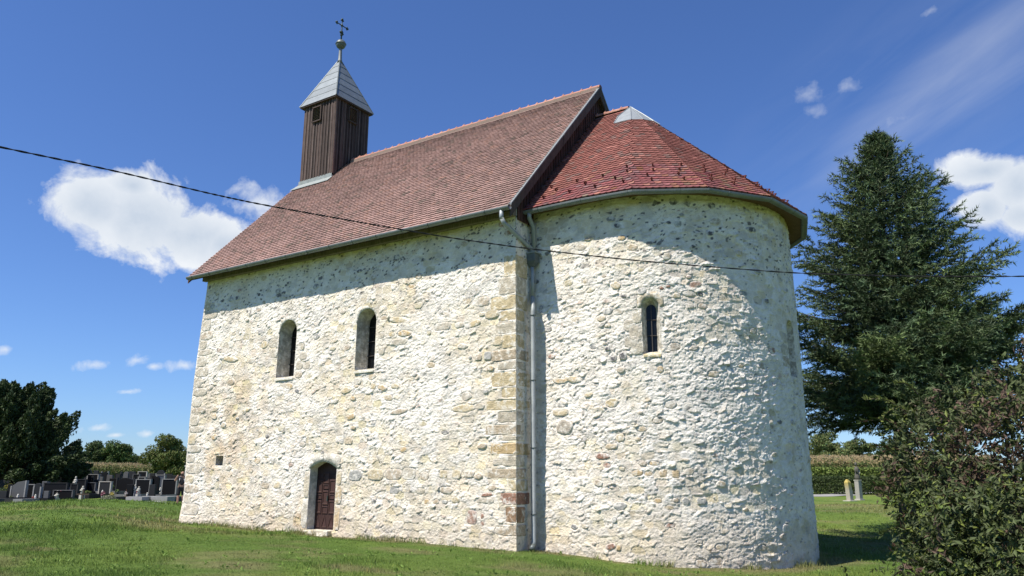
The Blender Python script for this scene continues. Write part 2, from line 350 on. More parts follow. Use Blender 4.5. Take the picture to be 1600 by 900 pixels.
def strip(name, pts, width, mat, lift=.02, n=60):
    pts = np.array(pts, float); t = np.linspace(0, len(pts)-1, n); i = np.minimum(t.astype(int), len(pts)-2); f = (t-i)[:, None]
    g = lambda k: pts[np.clip(k, 0, len(pts)-1)]
    c = .5*((2*g(i))+(-g(i-1)+g(i+1))*f+(2*g(i-1)-5*g(i)+4*g(i+1)-g(i+2))*f**2+(-g(i-1)+3*g(i)-3*g(i+1)+g(i+2))*f**3)
    tg = np.gradient(c, axis=0); tg /= np.linalg.norm(tg, axis=1)[:, None]; nn = np.stack([-tg[:, 1], tg[:, 0]], -1)
    k = 7; V = []
    for s in np.linspace(-.5, .5, k):
        p = c+nn*s*width; V.append(np.c_[p, ground(p[:, 0], p[:, 1])+lift])
    V = np.array(V).transpose(1, 0, 2).reshape(-1, 3); i = np.arange(n-1)[:, None]*k+np.arange(k-1)[None]
    return obj_np(name, V, [np.stack([i, i+k, i+k+1, i+1], -1).reshape(-1, 4)], mat, kind='structure')
_p = lambda px, d: at_dist(px, 780, d)[:2]
strip('path', [_p(190, 50), _p(235, 47.5), _p(275, 44), _p(330, 41), _p(420, 40), _p(600, 42)], 2.6, M['asphalt'], .03)
strip('road', [_p(900, 66), _p(1150, 67), _p(1250, 67), _p(1290, 67.5), _p(1322, 70), _p(1350, 76), _p(1380, 90)], 2.6, M['asphalt'], .03)

# ================================================================== CHURCH
church = empty('church', (0, 0, 0), label='whitewashed rubble stone chapel with round apse, red tiled roofs and wooden bell turret', cat='church')
rs = np.random.RandomState(5)
WHITE = np.array([.86, .806, .735]); 
PAL = [((.58, .46, .29), 30), ((.55, .48, .38), 26), ((.47, .37, .26), 14), ((.36, .35, .33), 14), ((.16, .16, .165), 9), ((.40, .22, .14), 7), ((.62, .53, .33), 14)]
_pc = np.array([p[0] for p in PAL]); _pw = np.cumsum([p[1] for p in PAL])/sum(p[1] for p in PAL)
def pal(h): return _pc[np.searchsorted(_pw, np.clip(h, 0, .9999))]

def relief(u, v, seed, stones=(), dark_top=7.6, rough=1.):
    """height above the wall plane and base colour of the lime-washed rubble"""
    wx = (fbm(u*3, v*3, seed+50, 3)-.5)*.16; wy = (fbm(u*3+40, v*3, seed+60, 3)-.5)*.12
    uu, vv = u+wx, v+wy
    low = 1-sst(2.6, 4.2, vv+(fbm(u*.5, v*.5, seed+70, 2)-.5)*2)      # squarer coursed blocks low down
    # stones that stick out of an uneven coat of lime mortar
    ra_ = .20; wz = (fbm(u*.9, v*.9, seed+66, 2)-.5)*.5; ur = uu*np.cos(ra_)+vv*np.sin(ra_); vr = -uu*np.sin(ra_)+vv*np.cos(ra_)+wz*.6
    f1, f2, h1, dx, dy = worley(ur/.215, vr/.125, seed, .95)
    r1 = h1*3.7 % 1; tilt = dx*(h1*7 % 1-.5)*1.6+dy*(h1*13 % 1-.85)*1.5
    sA = .004+.034*r1+.052*tilt-.075*(1-sst(0, .10, f2-f1))
    g1, g2, h2, gx, gy = worley(ur/.10+31, vr/.062-7, seed+11, 1.)
    t2 = gx*(h2*5 % 1-.5)*1.5+gy*(h2*11 % 1-.9)*1.6
    sB = .004+.022*(h2*9.1 % 1)+.038*t2-.05*(1-sst(0, .13, g2-g1))
    # trowelled, slanting ridges of the mortar
    an = .38+0*u; ca_, sa_ = np.cos(an), np.sin(an)
    p_ = (uu*ca_+vv*sa_); q_ = (-uu*sa_+vv*ca_)
    rdg = (1-np.abs(fbm(p_*4.5, q_*14, seed+95, 4)-.5)*5.); rdg2 = fbm(p_*13, q_*30, seed+96, 3)-.5
    mort = .014+(fbm(uu*2.6, vv*3.2, seed+97, 3)-.5)*.055+.013*rdg+.012*rdg2
    chip = worley(uu/.06+3, vv/.045-17, seed+23, 1.); cm = sst(.35, .55, fbm(u*1.1, v*1.1, seed+98, 2)); mort = mort+cm*(.012*(chip[3]*((chip[2]*7 % 1)-.5)-chip[4]*1.)+.008*(chip[2]*3 % 1))
    pit = ((chip[2]*41 % 1) > .945)*sst(.0, .25, chip[1]-chip[0])*.075; mort = mort-pit*(sst(.4, .7, vnoise(u*3, v*3, seed+5)))
    amp = .75+.6*fbm(u*.45, v*.45, seed+80, 3)
    big = (fbm(u*.8, v*.8, seed+90, 3)-.5)*.07
    calm = sst(.34, .58, fbm(u*.55+3, v*.7, seed+111, 3))            # calmer and rougher areas of the coat
    mort = (mort-.014)*(1.15-.55*calm)+.014+.006*calm
    # flush dressed blocks in rough courses, mostly low down and to the left
    b1, b2, h4, bx, by = worley((u+wx*.3)/.34, (v+wy*.25)/.205, seed+31, .55)
    reg = sst(.44, .60, fbm(u*.38+2, v*.5, seed+120, 3)+(.08 if seed == 3 else -.03)*(1-sst(3.5, 6.5, v)))
    bm_ = reg*sst(.03, .12, b2-b1)*((h4*29 % 1) > .38)*(.5+.5*sst(.35, .5, fbm(u*5, v*5, seed+121, 3)))
    bh = .016+.014*(h4*3.3 % 1)+.02*(bx*((h4*7 % 1)-.5)-by*.35)+.005*rdg2
    joint = reg*(1-sst(.0, .07, b2-b1))*.012
    mort = mort*(1-bm_)+bh*bm_-joint; sA = sA-.05*bm_; sB = sB-.03*bm_
    kk = 90.; mx_ = np.maximum(np.maximum(sA, sB), mort); hh_ = mx_+np.log(np.exp((sA-mx_)*kk)+np.exp((sB-mx_)*kk)+np.exp((mort-mx_)*kk))/kk
    h = big+(hh_-.03)*amp*rough*.98
    mA = sst(-.004, .010, sA-np.maximum(sB, mort)); mB_ = sst(-.002, .008, sB-np.maximum(sA, mort))
    # colour: lime with stained patches, bare cores where lime has worn off
    n = fbm(u*1.3, v*1.3, seed+101, 4); n2 = fbm(u*6, v*6, seed+102, 3)
    col = WHITE*(.90+.2*n2)[..., None]
    warm = sst(.50, .75, n)[..., None]; warm = warm*(1. if seed == 3 else .45); col = col*(1-warm*.42)+np.array([.70, .575, .39])*warm*.42
    if seed == 3:
        q3 = np.exp(-((u-6.0)/1.9)**2-((v-.55)/.65)**2)+.7*np.exp(-((u-1.9)/1.6)**2-((v-2.6)/1.3)**2)+.5*np.exp(-((u-3.)/2.2)**2-((v-4.6)/1.)**2); q3 = (q3*sst(.35, .6, fbm(u*2.4, v*2.4, 304, 4)))[..., None]*.9; col = col*(1-q3)+np.array([.56, .40, .24])*q3
    base = (1-sst(.2, 1.3, v+(n-.5)*1.6))[..., None]; col = col*(1-base*.5)+np.array([.58, .48, .35])*base*.5
    col = col*(.94+.10*sst(-.02, .03, mort-.01))[..., None]
    wear = sst(.40, .62, fbm(u*2.1+5, v*2.1, seed+103, 3)+.10*low)
    if seed == 7: wear = np.clip(wear+1.0*np.exp(-((u-2.6)/2.4)**2-((v-2.1)/1.2)**2)*sst(.3, .6, fbm(u*3, v*3, 71, 2)), 0, 1.2)
    ex = (h1*17.7 % 1 > .32)*mA*sst(.1, .26, (f2-f1)+(n2-.5)*.25)*(.22+.62*wear); ex = ex[..., None]
    c1 = pal(h1*31.7 % 1); col = col*(1-ex)+(.35*WHITE+.65*c1)*ex
    bc = (bm_*(.35+.45*(h4*61 % 1)))[..., None]; cb_ = np.array([.69, .60, .455])*(.72+.5*(h4*83 % 1))[..., None]*np.stack([1+0*h4, 1-.06*(h4*17 % 1), 1-.25*(h4*13 % 1)], -1); col = col*(1-bc)+cb_*bc*(.9+.2*n2[..., None])
    gs = sst(.58, .72, fbm(u*2.6+9, v*3.4, seed+133, 4))[..., None]*.35; col = col*(1-gs)+np.array([.42, .40, .37])*gs
    ex2 = ((h2 > .58)*mB_*sst(.1, .35, (g2-g1)+(n2-.5)*.3)*(.32+.55*wear))[..., None]
    c2 = pal(h2*57.3 % 1); col = col*(1-ex2)+(.25*WHITE+.75*c2)*ex2
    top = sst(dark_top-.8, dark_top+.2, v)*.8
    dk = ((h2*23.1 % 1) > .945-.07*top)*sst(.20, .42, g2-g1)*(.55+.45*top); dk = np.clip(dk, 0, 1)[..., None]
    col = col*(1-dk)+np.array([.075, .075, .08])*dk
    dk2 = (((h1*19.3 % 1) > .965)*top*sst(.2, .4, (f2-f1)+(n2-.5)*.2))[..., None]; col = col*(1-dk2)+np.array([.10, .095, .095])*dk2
    return h, col

def stone_outline(w, hh, kind, r, n=12):
    a = np.linspace(0, 2*math.pi, n, endpoint=False)+r.uniform(0, .2)
    if kind == 'block': p = 7.0
    else: p = r.uniform(1.6, 3.4)
    c, s = np.cos(a), np.sin(a); k = (np.abs(c)**p+np.abs(s)**p)**(-1/p)
    k = k*(1+r.uniform(-.1, .1, n)*(.4 if kind == 'block' else 1.5))
    return np.stack([c*k*w/2, s*k*hh/2], -1)

def make_stone(S, uc, vc, w, hh, kind, colr, parent, r, hgt=.035, rot=0, name='stone', mat=None, **k):
    o = stone_outline(w, hh, kind, r); cr, sr = math.cos(rot), math.sin(rot); o = o@np.array([[cr, sr], [-sr, cr]])
    n = len(o); tx, ty = r.uniform(-.05, .05)/max(w, .2)*.3, r.uniform(-.12, .02)*.3
    rings = []; ks = ((1.03, -.06), (1.0, hgt*.35), (.95 if kind == 'block' else .88, hgt*.9), (.6, hgt*1.0))
    for sc, hh_ in ks:
        q = o*sc; e = r.uniform(-.004, .004, n) if sc < 1 else 0
        rings.append((uc+q[:, 0], vc+q[:, 1], np.full(n, hh_)+.006*(sc < 1)*r.uniform(-1, 1, n)+e+(q[:, 0]*tx+q[:, 1]*ty if sc <= 1 else 0)))
    U = np.concatenate([g[0] for g in rings]+[[uc]]); Vv = np.concatenate([g[1] for g in rings]+[[vc]]); H = np.concatenate([g[2] for g in rings]+[[hgt*1.02]])
    P = S(U, Vv, H); m = len(ks)
    q = np.array([(i*n+a, i*n+(a+1) % n, (i+1)*n+(a+1) % n, (i+1)*n+a) for i in range(m-1) for a in range(n)])
    t = np.array([((m-1)*n+a, (m-1)*n+(a+1) % n, m*n) for a in range(n)])
    org = P.mean(0); nn = len(P)
    cc = (np.array(colr)*(.80 if kind == 'block' else .9)+WHITE*(.17 if kind == 'block' else .05))[None]*(1+r.uniform(-.12, .12, (nn, 1)))
    rim = np.zeros(nn); rim[:2*n] = .75; rim[2*n:3*n] = r.uniform(0, .45, n); cc = cc*(1-rim[:, None])+WHITE*rim[:, None]*.92
    ob = obj_np(name, P-org, [q, t], M['quoin'] if kind == 'block' else M['stone'], parent, col=cc, **k); ob.location = tuple(float(x) for x in org); return ob

def field(name, S, us, vs, seed, stones, holes, parent, edge=(0, 0), rough=1., label=None, dark_top=7.6):
    U, Vv = np.meshgrid(us, vs); h, c = relief(U, Vv, seed, rough=rough, dark_top=dark_top)
    if edge[0]: h *= sst(-.02, edge[0], U-us[0])*.75+.25
    if edge[1]: h *= sst(-.02, edge[1], us[-1]-U)*.75+.25
    du, dv = us[1]-us[0], vs[1]-vs[0]
    for s in stones:                          # bed each separate stone into the lime
        uc, vc, w, hh = s[:4]; kind = s[4]
        i0, i1 = np.searchsorted(us, (uc-w*.9, uc+w*.9)); j0, j1 = np.searchsorted(vs, (vc-hh*.9, vc+hh*.9))
        if i1 <= i0 or j1 <= j0: continue
        a = U[j0:j1, i0:i1]-uc; b = Vv[j0:j1, i0:i1]-vc; p = 5. if kind == 'block' else 2.4
        q = (np.abs(a/(w/2))**p+np.abs(b/(hh/2))**p)**(1/p); m = sst(1.12, .98, q)
        h[j0:j1, i0:i1] = h[j0:j1, i0:i1]*(1-m)+(-.012)*m
    keep = np.ones((len(vs)-1, len(us)-1), bool)
    for poly in holes:
        poly = np.array(poly); lo = poly.min(0)-.15; hi = poly.max(0)+.15
        i0, i1 = np.searchsorted(us, (lo[0], hi[0])); j0, j1 = np.searchsorted(vs, (lo[1], hi[1]))
        P = np.stack([U[j0:j1, i0:i1], Vv[j0:j1, i0:i1]], -1); sh = P.shape[:2]; P = P.reshape(-1, 2)
        A = poly; B = np.roll(poly, -1, 0); AB = B-A
        t = np.clip(((P[:, None]-A[None])*AB[None]).sum(2)/((AB**2).sum(1)[None]+1e-12), 0, 1); Q = A[None]+t[..., None]*AB[None]
        dd = np.linalg.norm(P[:, None]-Q, axis=2); k = dd.argmin(1); dm = dd[np.arange(len(P)), k]; Qn = Q[np.arange(len(P)), k]
        def inside(P):
            c_ = np.zeros(len(P), bool)
            for a, b in zip(A, B):
                cond = ((a[1] > P[:, 1]) != (b[1] > P[:, 1])); xx = (b[0]-a[0])*(P[:, 1]-a[1])/(b[1]-a[1]+1e-12)+a[0]; c_ ^= cond & (P[:, 0] < xx)
            return c_
        ins = inside(P); snap = dm < .62*max(du, dv)
        Pn = np.where(snap[:, None], Qn, P).reshape(*sh, 2); U[j0:j1, i0:i1] = Pn[..., 0]; Vv[j0:j1, i0:i1] = Pn[..., 1]
        sdm = np.where(snap, 0, dm).reshape(sh); hh_ = h[j0:j1, i0:i1]; h[j0:j1, i0:i1] = hh_*sst(0, .10, sdm)
        bad = (ins & ~snap).reshape(sh); al = (ins | snap).reshape(sh)
        four = lambda m_: (m_[:-1, :-1], m_[1:, :-1], m_[:-1, 1:], m_[1:, 1:])
        b4 = np.any(four(bad), 0); a4 = np.all(four(al), 0)
        cen = np.mean(four(Pn), 0); cin = inside(cen.reshape(-1, 2)).reshape(cen.shape[:2])
        keep[j0:j1-1, i0:i1-1] &= ~(b4 | (a4 & cin))
    V = S(U.ravel(), Vv.ravel(), h.ravel()); m = len(us); i = np.arange(len(vs)-1)[:, None]*m+np.arange(m-1)[None]
    Fq = np.stack([i, i+1, i+m+1, i+m], -1)[keep]
    used = np.zeros(len(V), bool); used[Fq.ravel()] = True; rem = np.cumsum(used)-1
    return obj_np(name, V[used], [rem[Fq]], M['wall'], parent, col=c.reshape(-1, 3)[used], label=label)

# surfaces: (u along, v up, h out)
def lean(z, u): return .20*np.sin(np.clip(z/8.6, 0, 1)*math.pi)*np.exp(-np.clip(u, 0, 99)/1.0)+.06*np.exp(-np.clip(u, 0, 99)/.4)*sst(1.6, .0, z)
def S_south(u, v, h): return np.stack([-L+u-lean(v, u)+bat(v)*np.clip(u/L, 0, 1)**6, -(bat(v)+h)-.10*np.exp(-np.clip(u, 0, 99)/1.2)*sst(1.4, 0., v), v+0*u], -1)
def S_east(u, v, h): return np.stack([bat(v)+h, u-bat(v), v+0*u], -1)
def S_west(u, v, h): return np.stack([-L-bat(v)-h+0*u-lean(v, 0*u), W-u, v+0*u], -1)
def S_north(u, v, h): return np.stack([-u, W+bat(v)+h, v+0*u], -1)
LA = math.pi*RA; UT = 2*ACX+LA
def S_apse(u, v, h):
    u = np.asarray(u, float); o = bat(v)+h; a = np.clip((u-ACX)/RA, 0, math.pi)-math.pi/2
    x = np.where(u < ACX, u, np.where(u > ACX+LA, UT-u, ACX+(RA+o)*np.cos(a))); y = np.where(u < ACX, YA-o, np.where(u > ACX+LA, YC+RA+o, YC+(RA+o)*np.sin(a)))
    return np.stack([x, y, v+0*u], -1)
def u_apse(ang): return ACX+RA*(R_(ang)+math.pi/2)

def arch(uc, v0, w, spring, rise, n=12, pointed=0):
    """outline of an opening, counter-clockwise from the lower left"""
    p = [(uc-w/2, v0), (uc+w/2, v0)]
    for k in range(n+1):
        a = math.pi*k/n; x = math.cos(a)*w/2; z = math.sin(a)*rise
        if pointed: z = rise*(1-abs(math.cos(a))**1.8)
        p.append((uc+x, spring+z))
    out = []
    for i in range(len(p)):                     # subdivide long straight sides
        a, b = np.array(p[i]), np.array(p[(i+1) % len(p)]); m = 6 if i == 0 else 12 if i in (1, len(p)-1) else 1
        out += [tuple(a+(b-a)*k/m) for k in range(m)]
    return out
def reveal(name, S, outline, inner, depth, parent, mat, colr, r, sill_drop=0):
    """lined sides of an opening from the outline on the face to the inner outline at a depth"""
    o = np.array(outline); q = np.array(inner); n = len(o); K = 7; V = []; C = []
    for k in range(K):
        t = k/(K-1); p = o*(1-t)+q*t; d = -depth*t
        nz = (r.uniform(-1, 1, n)*.008)*(0 < k < K-1)
        V.append(S(p[:, 0]+nz, p[:, 1]+nz*.5, np.full(n, d+(.004 if k == 0 else 0))))
        g = np.array(colr)[None]*(1+r.uniform(-.1, .1, (n, 1))); blk = (np.floor(p[:, 1]/.33).astype(int) % 2)[:, None]; C.append(g*(1-.08*blk))
    V = np.concatenate(V); C = np.concatenate(C)
    Fq = [(k*n+i, k*n+(i+1) % n, (k+1)*n+(i+1) % n, (k+1)*n+i) for k in range(K-1) for i in range(n)]
    return obj_np(name, V, [np.array(Fq)[:, ::-1]], mat, parent, col=C)
def pane(name, S, outline, depth, parent, mat, col=(1, 1, 1), thick=.03):
    o = np.array(outline); n = len(o); P = np.concatenate([S(o[:, 0], o[:, 1], np.full(n, -depth)), S(o[:, 0], o[:, 1], np.full(n, -depth-thick))])
    return MB().add(P, [tuple(range(n)), tuple(range(n, 2*n))[::-1]]+[(i, n+i, n+(i+1) % n, (i+1) % n) for i in range(n)], col).build(name, mat, parent)

ux = lambda x: x+L                              # south wall u from world x
WIN = [(ux(-9.16), 5.08, .87, 6.57, .44), (ux(-5.55), 5.07, .82, 6.56, .42)]
DOOR = (ux(-7.05), .27, 1.15, 2.12, .20)
AW = (u_apse(-67.9), 4.93, .47, 6.17, .24)
AW2 = (u_apse(-4), 4.55, .55, 5.85, .30)
hs = [arch(*w) for w in WIN]; hd = arch(*DOOR, pointed=1)
hole = [(ux(-12.33), 2.23), (ux(-11.95), 2.23), (ux(-11.95), 2.55), (ux(-12.33), 2.55)]
ha, ha2 = arch(*AW), arch(*AW2)

# ---- the separate stones of the south wall, measured off the picture: px, py, width px, height px, kind, colour
BE, YE, TA, GR, DK, RB, BR, OC = (.56, .49, .38), (.62, .50, .30), (.50, .40, .28), (.36, .36, .34), (.09, .09, .10), (.34, .17, .11), (.33, .20, .11), (.60, .43, .22)
HAND_S = [(556, 742, 19, 16, 'block', GR), (588, 741, 24, 17, 'block', YE), (616, 741, 24, 17, 'block', TA), (640, 740, 20, 18, 'block', BE), (664, 744, 14, 13, 'r', TA), (693, 741, 12, 13, 'block', YE), (713, 741, 14, 14, 'block', YE), (733, 741, 15, 11, 'r', TA), (747, 744, 14, 10, 'r', TA),
          (698, 766, 21, 12, 'r', TA), (659, 767, 12, 10, 'r', BE), (737, 808, 15, 22, 'block', RB), (753, 806, 6, 8, 'r', RB), (753, 818, 5, 8, 'r', RB), (631, 702, 11, 9, 'r', OC), (624, 643, 26, 10, 'r', TA), (549, 651, 14, 8, 'r', OC), (657, 784, 8, 7, 'r', BE), (668, 784, 9, 8, 'r', OC), (682, 784, 10, 8, 'r', TA), (696, 784, 8, 6, 'r', GR), (712, 781, 13, 10, 'r', YE), (757, 782, 27, 8, 'block', BE), (760, 773, 20, 5, 'r', RB),
          (725, 638, 34, 12, 'r', YE), (731, 656, 18, 11, 'block', BE), (622, 500, 30, 10, 'r', YE), (600, 496, 11, 8, 'r', TA), (612, 522, 10, 8, 'r', YE), (632, 521, 23, 10, 'r', OC), (624, 534, 24, 9, 'block', BE), (691, 510, 24, 12, 'block', BE), (717, 508, 14, 9, 'r', BE), (742, 505, 17, 10, 'r', YE), (596, 524, 8, 10, 'block', BE), (596, 548, 9, 13, 'block', BE),
          (746, 558, 10, 9, 'block', TA), (761, 556, 11, 13, 'block', GR), (734, 559, 5, 5, 'r', GR), (654, 431, 10, 10, 'r', TA), (642, 447, 10, 7, 'r', OC), (583, 434, 8, 8, 'r', TA), (598, 606, 14, 9, 'r', OC), (583, 604, 10, 9, 'r', YE), (618, 604, 14, 8, 'r', YE),
          (471, 541, 9, 11, 'block', BE), (474, 556, 11, 12, 'block', BE), (468, 571, 10, 12, 'block', BE), (479, 571, 11, 12, 'block', BE), (467, 586, 10, 9, 'block', TA), (413, 539, 11, 12, 'r', YE), (427, 536, 13, 13, 'block', BE), (428, 552, 12, 14, 'block', BE), (361, 561, 22, 8, 'r', YE), (362, 597, 12, 11, 'r', TA), (452, 603, 12, 10, 'r', OC), (541, 610, 15, 10, 'r', YE), (552, 622, 10, 7, 'r', OC),
          (386, 641, 12, 7, 'r', YE), (337, 651, 8, 8, 'r', OC), (404, 720, 9, 10, 'r', OC), (337, 683, 9, 9, 'r', OC), (451, 771, 10, 9, 'r', TA), (435, 758, 12, 10, 'block', YE), (416, 759, 12, 10, 'block', TA), (439, 681, 7, 5, 'r', GR), (419, 682, 6, 7, 'r', DK), (498, 697, 7, 5, 'r', DK), (505, 707, 6, 5, 'r', DK), (329, 772, 11, 8, 'r', YE), (336, 815, 7, 12, 'r', TA), (585, 782, 7, 6, 'r', DK), (696, 676, 11, 6, 'r', DK), (578, 686, 8, 5, 'r', DK),
          (435, 461, 9, 8, 'r', DK), (443, 457, 6, 5, 'r', DK), (371, 465, 7, 7, 'r', DK), (360, 468, 8, 7, 'r', GR), (347, 470, 6, 4, 'r', DK), (332, 479, 7, 7, 'r', GR), (451, 442, 7, 5, 'r', DK), (434, 455, 9, 9, 'r', GR), (404, 460, 5, 5, 'r', DK), (619, 403, 10, 10, 'r', DK), (561, 423, 8, 5, 'r', DK), (692, 406, 8, 6, 'r', DK), (660, 406, 7, 5, 'r', DK), (785, 349, 14, 10, 'block', RB), (793, 362, 12, 12, 'r', BR), (724, 381, 10, 8, 'r', TA),
          (755, 471, 17, 15, 'block', TA), (768, 491, 22, 13, 'block', YE), (776, 532, 16, 14, 'block', YE), (765, 575, 11, 9, 'r', OC), (752, 491, 9, 6, 'r', YE), (722, 541, 16, 8, 'r', BE), (748, 635, 16, 9, 'block', BE), (758, 612, 9, 7, 'r', GR), (752, 697, 14, 8, 'r', TA), (776, 722, 14, 10, 'block', BE), (768, 762, 12, 9, 'r', TA), (780, 829, 16, 12, 'r', TA), (519, 370, 0, 0, 'r', DK)]
HAND_S = [h for h in HAND_S if h[2] > 0]
def south_uv(px, py):
    q = on_y(px, py, -.03); return ux(q[0]), q[2]
def size_south(px, py, w, h):
    a = on_y(px-w/2, py, -.03); b = on_y(px+w/2, py, -.03); c = on_y(px, py-h/2, -.03); d = on_y(px, py+h/2, -.03); return b[0]-a[0], c[2]-d[2]
stS = []
for (px, py, w, h, kind, colr) in HAND_S:
    u, v = south_uv(px, py); ww, hh = size_south(px, py, w, h); stS.append((u, v, ww, hh, kind, colr))
# west quoins of the south wall (pale blocks at its left edge)
z = .55; k = 0
r1 = np.random.RandomState(8)
QW = []
while z < 7.9:
    hh = r1.uniform(.20, .40); ww = (.75, .42)[k % 2]*r1.uniform(.85, 1.15); QW.append((z, hh, ww)); z += hh+r1.uniform(.02, .05); k += 1
for (z, hh, ww) in QW: stS.append((.04+ww/2, z+hh/2, ww, hh, 'block', [BE, TA, YE, BE][r1.randint(4)]))
# door surround blocks
du, dz0, dw = DOOR[0], DOOR[1], DOOR[2]
stS += [(du-dw/2-.13, .75, .26, .86, 'block', (.60, .54, .43)), (du-dw/2-.12, 1.62, .24, .80, 'block', (.60, .52, .38)), (du+dw/2+.13, .66, .24, .74, 'block', OC), (du+dw/2+.14, 1.32, .26, .52, 'block', (.55, .40, .2)), (du+dw/2+.12, 1.83, .2, .44, 'block', YE)]
def free_of(u, v, w, h, lst, holes):
    for s in lst:
        if abs(u-s[0]) < (w+s[2])/2*1.08 and abs(v-s[1]) < (h+s[3])/2*1.08: return False
    for p in holes:
        p = np.array(p)
        if p[:, 0].min()-w/2-.05 < u < p[:, 0].max()+w/2+.05 and p[:, 1].min()-h/2-.05 < v < p[:, 1].max()+h/2+.05: return False
    return True
QE_Z = []                                       # corner quoins: (z0, z1, length west, length north, colour)
for (y0, y1, x0, c) in ((397, 431, 787, YE), (431, 458, 779, BE), (460, 482, 766, YE), (483, 500, 782, YE), (502, 520, 775, BE), (522, 543, 785, YE), (545, 562, 769, TA), (564, 577, 778, BE), (580, 603, 768, YE), (605, 621, 783, YE), (624, 640, 761, YE), (642, 660, 778, BE), (663, 679, 760, TA), (681, 689, 782, BE), (692, 710, 768, OC), (712, 729, 785, BE), (732, 748, 763, TA), (750, 767, 796, YE), (770, 789, 784, RB), (792, 817, 788, BR), (820, 838, 780, TA)):
    a = on_y(803, y0, -.03); b = on_y(803, y1, -.03); c0 = on_y(x0, (y0+y1)/2, -.03); QE_Z.append((b[2], a[2], -c0[0], c))
for (b, a, ln, c) in QE_Z: stS.append((L-ln/2, (a+b)/2, ln, a-b, 'block', None))
holesS = hs+[hd, hole]
tries = 0; want = len(stS)+62
while len(stS) < want and tries < 4000:
    tries += 1; u = rs.uniform(.5, L-.5); v = rs.uniform(.3, 8.9); w = rs.uniform(.13, .36); h = w*rs.uniform(.42, .75)
    if free_of(u, v, w, h, stS, holesS): stS.append((u, v, w, h, 'r' if rs.rand() < .75 else 'block', tuple(pal(rs.rand())*.9+.06)))
w_s = field('wall', S_south, np.linspace(0, L, 660), np.linspace(-.4, 9.5, 470), 3, stS, holesS, church, edge=(.1, .06), label='sunlit south wall of the nave')
for s in stS:
    if s[5] is None: continue
    make_stone(S_south, s[0], s[1], s[2], s[3], s[4], np.array(s[5])*.95, w_s, rs, hgt=rs.uniform(.004, .022) if s[4] != 'block' else rs.uniform(.002, .012), rot=rs.uniform(-.2, .2)*(s[4] != 'block'))
# quoins wrap the south-east corner: irregular rounded blocks
for k, (z0, z1, ln, c) in enumerate(QE_Z):
    d = rs.uniform(.28, .62); zz = (z0+z1)/2; b_ = bat(zz)-.008; m = MB(); pr = rs.uniform(.012, .04, 4)
    xs_ = np.linspace(-ln, 0, 6); top = []; V = []
    # outline in plan: south face then east face, with worn edge
    plan = [(x, -b_-.004-rs.uniform(-.004, .014)) for x in np.linspace(-ln, -.05, 5)]+[(b_-.005, -b_-.012), (b_+.022, -b_+.03)]+[(b_+.02+rs.uniform(0, .012), y) for y in np.linspace(.10, d, 3)]+[(-.1, d), (-.15, .12), (-ln, .12)]
    zs = [z0+.004, z0+.022, (z0+z1)/2, z1-.022, z1-.004]; cx, cy = -.1, .1
    for i, z in enumerate(zs):
        ins = .016 if i in (0, 4) else 0
        V += [(x+(ins if x < -.2 else -ins*(x > -.01)), y+ins*(y < 0), z+(rs.uniform(-.008, .008))) for x, y in plan]
    n = len(plan); Fq = [(i*n+a, i*n+(a+1) % n, (i+1)*n+(a+1) % n, (i+1)*n+a) for i in range(4) for a in range(n)]+[tuple(range(n))[::-1], tuple(range(4*n, 5*n))]
    V = np.array(V); m.v = [tuple(p) for p in V]; m.f = Fq; c = np.array(c)*.92+WHITE*.06; m.c = [tuple(c*rs.uniform(.85, 1.08)) for _ in V]
    m.build('stone', M['quoin'], w_s, bevel=.008)
# ---- other walls
w_e = field('wall', S_east, np.linspace(-.0, 1.0, 46), np.linspace(-.6, 9.6, 420), 21, [], [], church, edge=(.04, 0), rough=.6, label='narrow strip of the east wall beside the apse')
field('wall', S_west, np.linspace(0, W, 120), np.linspace(-.4, 9.5, 120), 41, [], [], church, edge=(.1, .1), label='west wall of the nave')
field('wall', S_north, np.linspace(0, L, 150), np.linspace(-.6, 9.5, 110), 61, [], [], church, label='north wall of the nave')
